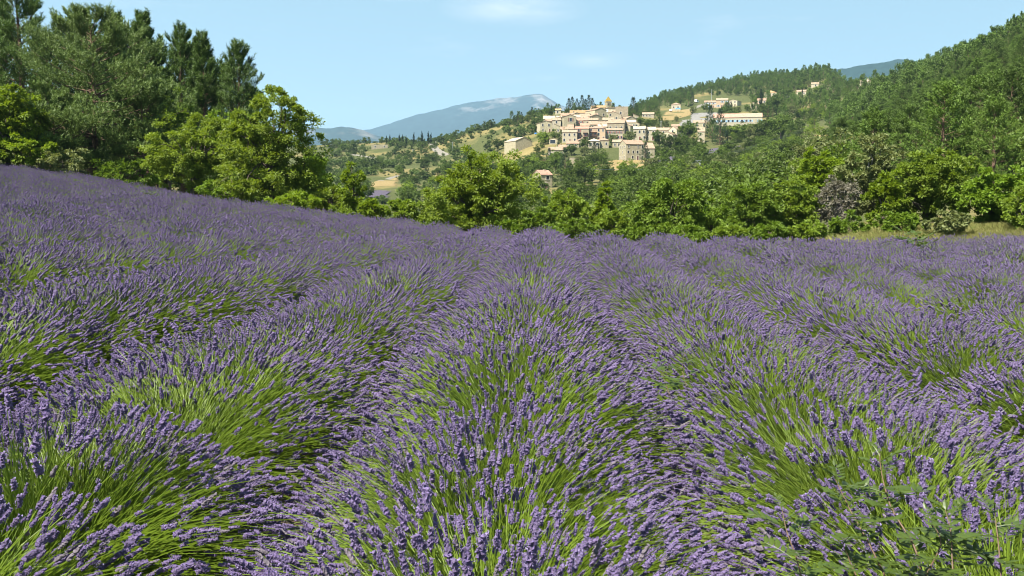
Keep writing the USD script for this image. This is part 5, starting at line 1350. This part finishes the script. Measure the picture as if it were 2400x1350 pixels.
# pines of the steep hill on the right
pts = scatter(1945, 2720, 84, 520, 3.7, 61, lambda x, y, px, py, d, r: clear_of_houses(x, y) and px > 1955 + max(0, 150 - d) * 0.8 - max(0, d - 300) * 0.25)
count, rest = 0, []
for d, x, y, z, px, py in pts:
    s = rng.uniform(0.6, 1.05)
    broad = rng.random() < 0.24
    if in_view(px) and count < 290 and not broad:
        count += 1
        copy_of(HILL_PINE[int(rng.integers(5))], "pine", f"green pine packed among others {where(d, px)}", "tree", (x, y, z - 0.3), rng.uniform(0, 360), (s * 1.15, s * 1.15, s), group=f"pines {where(d, px)}")
    else:
        rest.append((x, y, z - 0.3, rng.uniform(0, 360), s * (0.8 if broad else 1.1), 3 + int(rng.integers(4)) if broad else int(rng.integers(3))))
scatter_stuff("pine_forest", FAR_PINE + FAR_LEAF[:4], [q[:3] for q in rest], [q[3] for q in rest], [q[4] for q in rest], [q[5] for q in rest], "dense green pine forest covering the upper hill at the right")
# broadleaf trees of the valley floor and the lower slopes
pts = scatter(1180, 2010, 66, 420, 7.2, 62, lambda x, y, px, py, d, r: clear_of_houses(x, y) and r.random() < 0.93 and not (d > 300 and green(x, y) < 0.40))
count, rest = 0, []
for d, x, y, z, px, py in pts:
    s = rng.uniform(0.7, 1.3)
    if count < 150:
        count += 1
        copy_of(FAR_LEAF[int(rng.integers(7))], "leafy_tree", f"green broadleaf tree {valley(d, px)}", "tree", (x, y, z - 0.3), rng.uniform(0, 360), (s * 1.1, s * 1.1, s), group=f"valley trees {valley(d, px)}")
    else:
        rest.append((x, y, z - 0.3, rng.uniform(0, 360), s, int(rng.integers(7))))
# wooded upper slopes
for d, x, y, z, px, py in scatter(1580, 2060, 420, 960, 7.5, 63, lambda x, y, px, py, d, r: clear_of_houses(x, y) and (px > 1800 + 60 * (r.random() - 0.5) or green(x, y, 70) > 0.56) and py > 165):
    rest.append((x, y, z - 0.3, rng.uniform(0, 360), rng.uniform(0.7, 1.15), int(rng.integers(7)) if rng.random() < 0.6 else 7 + int(rng.integers(3))))
for d, x, y, z, px, py in scatter(1190, 1640, 420, 700, 6.0, 64, lambda x, y, px, py, d, r: clear_of_houses(x, y) and (green(x, y, 40) > 0.47 or py < 275) and r.random() < 0.8):
    rest.append((x, y, z - 0.2, rng.uniform(0, 360), rng.uniform(0.35, 0.75), int(rng.integers(7)) if rng.random() < 0.8 else 7 + int(rng.integers(3))))
scatter_stuff("woodland", FAR_LEAF + FAR_PINE, [q[:3] for q in rest], [q[3] for q in rest], [q[4] for q in rest], [q[5] for q in rest], "mixed green woodland between the village houses and on the slopes above")
# the ridge forest
pts = scatter(1400, 2260, 640, 1240, 5.6, 65, lambda x, y, px, py, d, r: (d > 800 or px < 1660) and py < 232 + max(0, 1640 - px) * 0.28 - max(0, px - 1760) * 0.09 and clear_of_houses(x, y))
scatter_stuff("ridge_forest", FAR_PINE + FAR_LEAF[:3], [q[1:3] + (q[3] - 0.3,) for q in pts], rng.uniform(0, 360, len(pts)), rng.uniform(0.55, 0.9, len(pts)), [int(rng.integers(6)) for _ in pts], "dark pine forest along the ridge behind the village")
# scrub on the dry slope at the left
pts = scatter(720, 1290, 240, 760, 7.0, 66, lambda x, y, px, py, d, r: clear_of_houses(x, y) and (green(x, y, 34) > 0.46 or r.random() < 0.22))
count, rest = 0, []
for d, x, y, z, px, py in pts:
    s = rng.uniform(0.7, 1.5) if rng.random() < 0.7 else rng.uniform(1.5, 2.4)
    if count < 230:
        count += 1
        big = rng.random() < 0.35
        if big:
            copy_of(FAR_LEAF[int(rng.integers(7))], "leafy_tree", "round green tree dotted on the dry slope left of the village", "tree", (x, y, z - 0.2), rng.uniform(0, 360), s * 0.55, group="trees dotted on the dry slope left of the village")
        else:
            copy_of(FAR_SHRUB[int(rng.integers(4))], "shrub", "round green shrub dotted on the dry slope left of the village", "shrub", (x, y, z - 0.2), rng.uniform(0, 360), (s * 1.5, s * 1.5, s * 1.3), group="shrubs dotted on the dry slope left of the village")
    else:
        rest.append((x, y, z - 0.2, rng.uniform(0, 360), s * 1.3, int(rng.integers(4))))
for d, x, y, z, px, py in scatter(720, 1700, 240, 800, 3.6, 67, lambda x, y, px, py, d, r: clear_of_houses(x, y, -1) and green(x, y, 25, 8) > 0.48 and r.random() < 0.7):
    rest.append((x, y, z - 0.15, rng.uniform(0, 360), rng.uniform(0.35, 0.8), int(rng.integers(4))))
scatter_stuff("scrub", FAR_SHRUB, [q[:3] for q in rest], [q[3] for q in rest], [q[4] for q in rest], [q[5] for q in rest], "low green scrub on the dry slopes left of and around the village")
for i, (px, d, top, lab) in enumerate([(20, 92, 40, "second rank behind the tall dark black pine"), (128, 90, 95, "gap left of the big blue-green pine"), (172, 93, 60, "left shoulder of the big blue-green pine"), (262, 92, 90, "second rank right behind the big blue-green pine"),
        (312, 88, 78, "gap right of the big blue-green pine"), (378, 92, 100, "second rank left of the forked-top pine"), (458, 88, 122, "gap between the forked-top pine and the dense pointed pine"), (522, 84, 160, "gap left of the rightmost black pine"), (590, 82, 215, "right foot of the rightmost black pine")]):
    x, y, z = at(px, d)
    s = (span(px, d, top) - z) / 9.0
    copy_of(HILL_PINE[i % 5], "black_pine", f"dark pine filling the {lab}", "tree", (x, y, z - 0.3), rng.uniform(0, 360), (s * 1.05, s * 1.05, s))
# woods behind the trees on the left and in the hollow behind the walnuts
pts = scatter(-420, 690, 92, 210, 6.5, 68)
scatter_stuff("wood_behind", HILL_PINE[:3] + FAR_LEAF[:4], [q[1:3] + (q[3] - 0.3,) for q in pts], rng.uniform(0, 360, len(pts)), rng.uniform(0.7, 1.05, len(pts)), [int(rng.integers(7)) for _ in pts], "shady wood behind the trees at the left edge of the field")
pts = scatter(690, 1240, 62, 240, 6.2, 69, lambda x, y, px, py, d, r: r.random() < 0.85)
for d, x, y, z, px, py in pts:
    s = rng.uniform(0.55, 0.95)
    copy_of(FAR_LEAF[int(rng.integers(7))], "leafy_tree", "green tree in the hollow behind the central walnut", "tree", (x, y, z - 0.3), rng.uniform(0, 360), s, group="trees in the hollow behind the central walnut")

# ------------------------------------------------------------------ poles, wires, cars, parasols
def pole(px, py, hpx, label, arm=None, rmin=60.0, name="utility_pole", thick=0.14):
    x, y, z, r = hit(px, py, rmin)
    h = hpx * r / FOCAL
    p = thing(name, label, "pole", (x, y, z), math.degrees(-math.atan2(x, y)) + 25)
    obj("post", tube([[0, 0, -1], [0, 0, h * 0.5], [0, 0, h]], [thick, thick * 0.85, thick * 0.7], 8), "grey_metal_look", p)
    if arm == "y":
        obj("arm", join([tube([[0, 0, h * 0.72], [-1.3, 0, h]], [0.08, 0.07], 6), tube([[0, 0, h * 0.72], [1.3, 0, h]], [0.08, 0.07], 6), tube([[-1.7, 0, h], [0, 0, h * 1.0], [1.7, 0, h]], [0.07, 0.07, 0.07], 6)]), "grey_metal_look", p)
    elif arm:
        obj("arm", tube([[-0.9, 0, h * 0.94], [0.9, 0, h * 0.94]], [0.06, 0.06], 6), "grey_metal_look", p)
    return np.array([x, y, z + h])


P1 = pole(1640, 408, 30, "pale pylon with a forked top rising from the valley trees", "y")
P2 = pole(2012, 288, 34, "thin power pole among the pines of the right hand hill", "y")
pole(1668, 236, 26, "tall thin white mast above the pink terrace", None, 200, "mast", 0.22)
pole(1060, 355, 22, "first thin pole on the dry slope left of the village", "t", 200)
pole(968, 366, 16, "second thin pole on the dry slope left of the village", "t", 200)
pole(1549, 306, 22, "thin street light pole at the hedge behind the row houses", "t", 200)
x, y, z, r = hit(1380, 470, 90)
P0 = np.array([x, y, z + 9.0])
w = thing("power_line", "power line that runs from the valley over the forked pylon to the right hand hill", "power line")
for i in (-1, 0, 1):
    for A_, B_ in ((P0, P1), (P1, P2)):
        t = np.linspace(0, 1, 24)[:, None]
        d = np.linalg.norm(B_ - A_)
        o = np.array([1.3 * i, 0, 0])
        obj("wire", tube(A_ * (1 - t) + B_ * t + o - np.array([0, 0, 1.0]) * 4 * t * (1 - t) * d * 0.018, np.full(24, 0.022), 3), "grey_metal_look", w)


def car(px, py, label, paint, yaw=80.0, van=False):
    x, y, z, r = hit(px, py, 200)
    p = thing("parked_van" if van else "parked_car", label, "van" if van else "car", (x, y, z + 0.1), math.degrees(-math.atan2(x, y)) + yaw)
    L, Wd, Hh = (5.2, 2.0, 2.3) if van else (4.2, 1.7, 1.45)
    prof = [(-L / 2, 0.35), (L / 2, 0.35), (L / 2, 0.9), (L * 0.36, 1.0), (L * 0.22, Hh - 0.05), (-L * 0.42, Hh), (-L / 2, Hh * 0.6)] if van else \
           [(-L / 2, 0.3), (L / 2, 0.3), (L / 2, 0.75), (L * 0.26, 0.9), (L * 0.1, Hh), (-L * 0.28, Hh), (-L * 0.46, 0.85), (-L / 2, 0.8)]
    obj("body", prism(prof, -Wd / 2, Wd / 2), paint, p)
    glass = [(L * 0.21, 1.0 if not van else 1.25), (L * 0.08, Hh - 0.1), (-L * 0.26, Hh - 0.1), (-L * 0.38, 0.95 if not van else 1.25)]
    obj("side_window", prism(glass[::-1], -Wd / 2 - 0.015, Wd / 2 + 0.015), "dark_glass_look", p)
    for sx in (-0.31, 0.31):
        for sy in (-1, 1):
            t = np.linspace(0, 2 * np.pi, 15)[:-1]
            obj("wheel", prism(np.c_[np.cos(t) * 0.33 + sx * L, np.sin(t) * 0.33 + 0.33], *sorted((sy * (Wd / 2 - 0.2), sy * (Wd / 2 + 0.03)))), "dark_opening_look", p)


car(1633, 241, "white van parked above the white house with blue parasols", "white_paint_look", 70, True)
car(1849, 230, "white car under the spreading tree on the upper hill", "white_paint_look")
car(1572, 262, "pale car left of the blue parasols", "white_paint_look", 90)
car(1449, 345, "silver car half hidden in the trees below the cream wing", "grey_metal_look", 75)
for px, py, wpx, lab in ((1586, 263, 8, "left of two blue parasols in front of the white house"), (1592, 263, 7, "right of two blue parasols in front of the white house")):
    x, y, z, r = hit(px, py, 200)
    p = thing("parasol", lab, "parasol", (x, y, z))
    R_ = wpx * r / FOCAL / 2
    t = np.linspace(0, 2 * np.pi, 9)[:-1]
    v = np.vstack([np.c_[np.cos(t) * R_, np.sin(t) * R_, np.full(8, 2.3)], [[0, 0, 3.1]], [[0, 0, 2.6]]])
    obj("canopy", (v, np.array([[i, (i + 1) % 8, 8] for i in range(8)] + [[(i + 1) % 8, i, 9] for i in range(8)])), "blue_cover_look", p)
    obj("pole", tube([[0, 0, 0], [0, 0, 2.7]], [0.04, 0.04], 6), "white_paint_look", p)
for px, py, wpx, hpx, lab in ((1264, 312, 6, 7, "bright blue tarpaulin on a frame at the left end of the village"), (1255, 316, 5, 4, "smaller blue tarpaulin left of the bright blue one")):
    x, y, z, r = hit(px, py, 200)
    k = r / FOCAL
    p = thing("tarpaulin", lab, "tarpaulin", (x, y, z), math.degrees(-math.atan2(x, y)) - 10)
    obj("sheet", prism([(-wpx * k / 2, 0.6), (wpx * k / 2, 0.6), (wpx * k / 2, hpx * k), (0, hpx * k * 1.12), (-wpx * k / 2, hpx * k)][::-1], 0, 1.8), "blue_cover_look", p)
    for s in (-1, 1):
        obj("post", box(s * wpx * k * 0.46 - 0.05, s * wpx * k * 0.46 + 0.05, 0.1, 0.2, -0.6, 0.6), "grey_metal_look", p)


# ------------------------------------------------------------------ weeds and saplings in the lavender
leaf_look("sapling_look", [(0.055, 0.085, 0.012), (0.085, 0.125, 0.017), (0.115, 0.16, 0.024), (0.16, 0.185, 0.03)], trans=0.35, vary=0.08, spec=0.45, rough=0.4)
plain_look("red_stem_look", (0.09, 0.055, 0.03), 0.6)
leaf_look("dry_grass_look", [(0.26, 0.25, 0.08), (0.36, 0.315, 0.11), (0.42, 0.36, 0.15), (0.48, 0.41, 0.2)], trans=0.3, vary=0.12)
leaf_look("pale_stalk_look", [(0.17, 0.23, 0.05), (0.23, 0.28, 0.08), (0.29, 0.29, 0.12)], trans=0.3, vary=0.05)


def pix(px, py, d):
    """The point d metres of horizontal distance along the line of sight."""
    a, s = ray(px, py)
    return np.array([d * math.sin(a), d * math.cos(a), CAM[2] + s * d])


LEAFLET = (np.array([[0, 0, 0], [0.19, 0, 0.3], [0.17, 0.02, 0.65], [0, 0.05, 1.0], [-0.17, 0.02, 0.65], [-0.19, 0, 0.3], [0, 0.045, 0.32], [0, 0.06, 0.66]], float),
           np.array([[0, 1, 6], [1, 2, 7], [1, 7, 6], [2, 3, 7], [0, 6, 5], [5, 6, 7], [5, 7, 4], [4, 7, 3]]))


def pinnate(base, d, L, pairs, r, wide=0.36):
    """One compound leaf: a thin rachis with paired leaflets and one at its tip."""
    up = np.array([0, 0, 1.0])
    side = unit(np.cross(d, up)[None])[0]
    t = np.linspace(0, 1, 7)[:, None]
    C = base + d * L * t - up * 0.25 * L * t ** 2
    parts = [tube(C, np.linspace(0.0016, 0.0008, 7), 4)]
    V, F = LEAFLET
    for i in range(pairs + 1):
        s = 0.22 + 0.78 * i / pairs
        c = np.array([np.interp(s, t[:, 0], C[:, k]) for k in range(3)])
        for sg in ((-1, 1) if i < pairs else (0,)):
            ax = unit((d * (0.55 if sg else 1.0) + side * sg * 0.9 - up * r.uniform(-0.1, 0.3))[None])[0]
            nrm = unit((up + side * r.normal(0, 0.25) + d * r.normal(0, 0.25))[None])[0]
            y_ = unit((nrm - ax * (nrm @ ax))[None])[0]
            x_ = np.cross(y_, ax)
            l = L * wide * r.uniform(0.8, 1.1) * (1 - 0.3 * abs(s - 0.55))
            parts.append((c + (V[:, :1] * x_ + V[:, 1:2] * y_ + V[:, 2:] * ax) * l, F))
    return join(parts)


def sapling(label, points, dist, leaf_len, every, seed, pairs=5, leaf_look_name="sapling_look", stem_r=0.0028, group=None, start=0.1, name="sapling"):
    """A young tree-like weed: a thin stem through pixels of the photograph at the given distances, compound leaves along it."""
    r = np.random.default_rng(seed)
    P = np.array([pix(px, py, d) for (px, py), d in zip(points, dist)])
    s = np.r_[0, np.cumsum(np.linalg.norm(np.diff(P, axis=0), axis=1))]
    t = np.linspace(0, s[-1], 16)
    C = np.stack([PchipInterpolator(s, P[:, k])(t) for k in range(3)], -1)
    p = thing(name, label, "sapling", C[0], group=group)
    obj("stem", tube(C - C[0], np.linspace(stem_r, stem_r * 0.35, 16), 6), "red_stem_look", p)
    u, a = start * s[-1], r.uniform(0, 6)
    while u < s[-1]:
        b = np.array([np.interp(u, t, C[:, k]) for k in range(3)]) - C[0]
        grow = 1.0 if u < 0.7 * s[-1] else 1.0 - 0.55 * (u - 0.7 * s[-1]) / (0.3 * s[-1])
        d = unit(np.array([[math.cos(a), math.sin(a), r.uniform(0.25, 0.8) + (0.5 if grow < 0.8 else 0)]]))[0]
        obj("leaf", pinnate(b, d, leaf_len * grow * r.uniform(0.85, 1.15), pairs, r), leaf_look_name, p)
        u += every * r.uniform(0.8, 1.2); a += 2.4 + r.normal(0, 0.3)


sapling("tallest green sapling with a reddish stem and feathery leaves at the lower right", [(2170, 1420), (2150, 1300), (2085, 1180), (2062, 1062)], [2.55, 2.6, 2.7, 2.85], 0.125, 0.028, 301, stem_r=0.0035)
sapling("sapling whose stem leans left, left of the tallest one", [(2110, 1430), (2045, 1290), (1985, 1180), (1950, 1105)], [2.5, 2.55, 2.65, 2.75], 0.115, 0.028, 302)
sapling("short sapling at the bottom edge, leftmost of the group", [(1890, 1420), (1870, 1320), (1840, 1230), (1832, 1185)], [2.45, 2.5, 2.55, 2.6], 0.115, 0.028, 303)
sapling("sapling with broad leaves right of the tallest one", [(2240, 1420), (2232, 1320), (2228, 1245), (2215, 1195)], [2.45, 2.5, 2.55, 2.6], 0.115, 0.028, 304)
sapling("rightmost sapling at the lower right corner", [(2350, 1420), (2345, 1330), (2336, 1240), (2330, 1190)], [2.45, 2.5, 2.55, 2.6], 0.115, 0.028, 305)
sapling("side shoot of leaves that spreads low between the tall saplings", [(2140, 1400), (2180, 1330), (2205, 1265), (2180, 1225)], [2.5, 2.52, 2.55, 2.6], 0.115, 0.03, 306)
sapling("leafy shoot low at the bottom edge under the leaning sapling", [(2020, 1430), (2010, 1360), (1990, 1310), (1975, 1275)], [2.4, 2.45, 2.5, 2.5], 0.115, 0.028, 307)
sapling("bright green weed in the first row to the right, low between the spikes", [(1610, 905), (1600, 870), (1605, 825)], [5.3, 5.4, 5.5], 0.22, 0.05, 308, pairs=3)
sapling("second bright green weed just below the one in the first row to the right", [(1570, 925), (1560, 900), (1550, 868)], [5.1, 5.2, 5.25], 0.2, 0.05, 309, pairs=3)
sapling("small light green weed with three leaf sprays above the first row to the right", [(1858, 850), (1852, 820), (1860, 788)], [5.6, 5.65, 5.7], 0.16, 0.05, 310, pairs=3)
sapling("leafy sapling standing above the lavender at the right edge of the field", [(2120, 590), (2118, 565), (2117, 540)], [28, 28, 28], 0.6, 0.07, 311, pairs=4, stem_r=0.012)
sapling("wide low sapling right beside the one at the right edge of the field", [(2142, 592), (2145, 575), (2150, 556)], [27.5, 27.5, 27.5], 0.55, 0.05, 312, pairs=4, stem_r=0.012)
sapling("weed poking out high on the left slope, nearest the left border", [(103, 445), (104, 432), (106, 418)], [51, 51, 51], 0.5, 0.09, 313, pairs=4, stem_r=0.02)
sapling("tall thin weed high on the left slope below the small blue-green pine", [(158, 460), (156, 440), (155, 416)], [48, 48, 48], 0.7, 0.09, 314, pairs=4, stem_r=0.02)
sapling("small bright weed on the left slope below the big blue-green pine", [(258, 478), (258, 468), (259, 454)], [43, 43, 43], 0.5, 0.08, 315, pairs=4, stem_r=0.02)
sapling("bushy weed on the left slope under the spreading walnut", [(333, 478), (335, 466), (338, 450)], [42, 42, 42], 0.6, 0.07, 316, pairs=4, stem_r=0.02)
sapling("low weed beside the bushy weed on the left slope", [(358, 480), (360, 474), (362, 466)], [41, 41, 41], 0.5, 0.07, 317, pairs=4, stem_r=0.02)
sapling("weed on the left slope below the round walnut", [(683, 530), (683, 518), (682, 498)], [29, 29, 29], 0.35, 0.06, 318, pairs=4, stem_r=0.012)
sapling("pale yellow-green weed down the slope from the spreading walnut", [(545, 535), (547, 527), (549, 515)], [29, 29, 29], 0.35, 0.06, 319, pairs=4, stem_r=0.012)
sapling("small weed in the lavender left of the middle row", [(850, 640), (848, 632), (846, 618)], [12.2, 12.2, 12.3], 0.2, 0.06, 320, pairs=3)


def blades(n, radius, height, spread, width, r, k=4):
    b = np.c_[r.normal(0, radius, (n, 2)), np.zeros(n)]
    h = height * r.uniform(0.45, 1.1, n)
    d = r.normal(0, spread, (n, 2)) + b[:, :2] * 1.2
    t = b + np.c_[d * h[:, None], h]
    m = (b + t) / 2 + np.c_[-d * 0.18 * h[:, None], 0.12 * h]
    return ribbons(bezier(b, m, t, k), np.linspace(width, width * 0.25, k)[None] * np.ones((n, 1)))


rg = np.random.default_rng(8)
for i, (px, d, n, rad, h, lk, lab) in enumerate([
        (1985, 4.9, 90, 0.12, 0.85, "pale_stalk_look", "tuft of tall pale green grass stalks above the saplings"), (2090, 4.6, 70, 0.12, 0.8, "pale_stalk_look", "second tuft of pale grass stalks, right of the first"),
        (1700, 15.8, 160, 0.28, 0.5, "dry_grass_look", "straw coloured grass tuft in the bare gap of the second row to the right"), (2185, 12.7, 170, 0.32, 0.5, "dry_grass_look", "straw coloured grass tuft in the bare gap of the third row to the right"),
        (2010, 13.0, 90, 0.2, 0.6, "pale_stalk_look", "thin green grass tuft between the two straw coloured ones"), (1870, 19.5, 90, 0.2, 0.6, "pale_stalk_look", "green grass tuft far out in the right half of the field")]):
    x, y, z = at(px, d)
    p = thing("grass_tuft", lab, "grass tuft", (x, y, z))
    obj("stalks", blades(n, rad, h, 0.32, 0.003 if d < 8 else 0.006, rg), lk, p)
# the dry grass strip on the right and the rough edge of the field
TUFT = []
for i in range(4):
    p = proto("tuft_model")
    obj("blades", blades(80, 0.2, 0.24, 0.45, 0.009, rg, 3), "dry_grass_look" if i < 3 else "pale_stalk_look", p)
    TUFT.append(p)
pts = []
for _ in range(9000):
    px = rg.uniform(1880, 2560); a = ray(px, 466)[0]; e = float(_edge_r(a))
    r = e + 0.4 + rg.uniform(0, 1) * 14
    pts.append((a, r))
for _ in range(1600):
    px = rg.uniform(-150, 1300); a = ray(px, 466)[0]; e = float(_edge_r(a))
    pts.append((a, e + 0.3 + rg.exponential(1.2)))
pts = np.array(pts)
X, Y = pts[:, 1] * np.sin(pts[:, 0]), pts[:, 1] * np.cos(pts[:, 0])
scatter_stuff("grass", TUFT, np.c_[X, Y, land_z(X, Y) - 0.02], rg.uniform(0, 360, len(X)), rg.uniform(0.6, 1.5, len(X)), rg.choice([0, 1, 2, 0, 1, 2, 3], len(X)), "dry yellow grass along the far edge of the field")

# ------------------------------------------------------------------ the air
look("haze_look", {"v": ("principled_volume", {"color": (0.50, 0.74, 1.0), "density": HAZE, "anisotropy": 0.2})}, [], surface=None, volume="v.volume")
S = 13500.0
obj("haze", box(-S, S, -S, S, -90.0, 1250.0), "haze_look", kind="stuff")
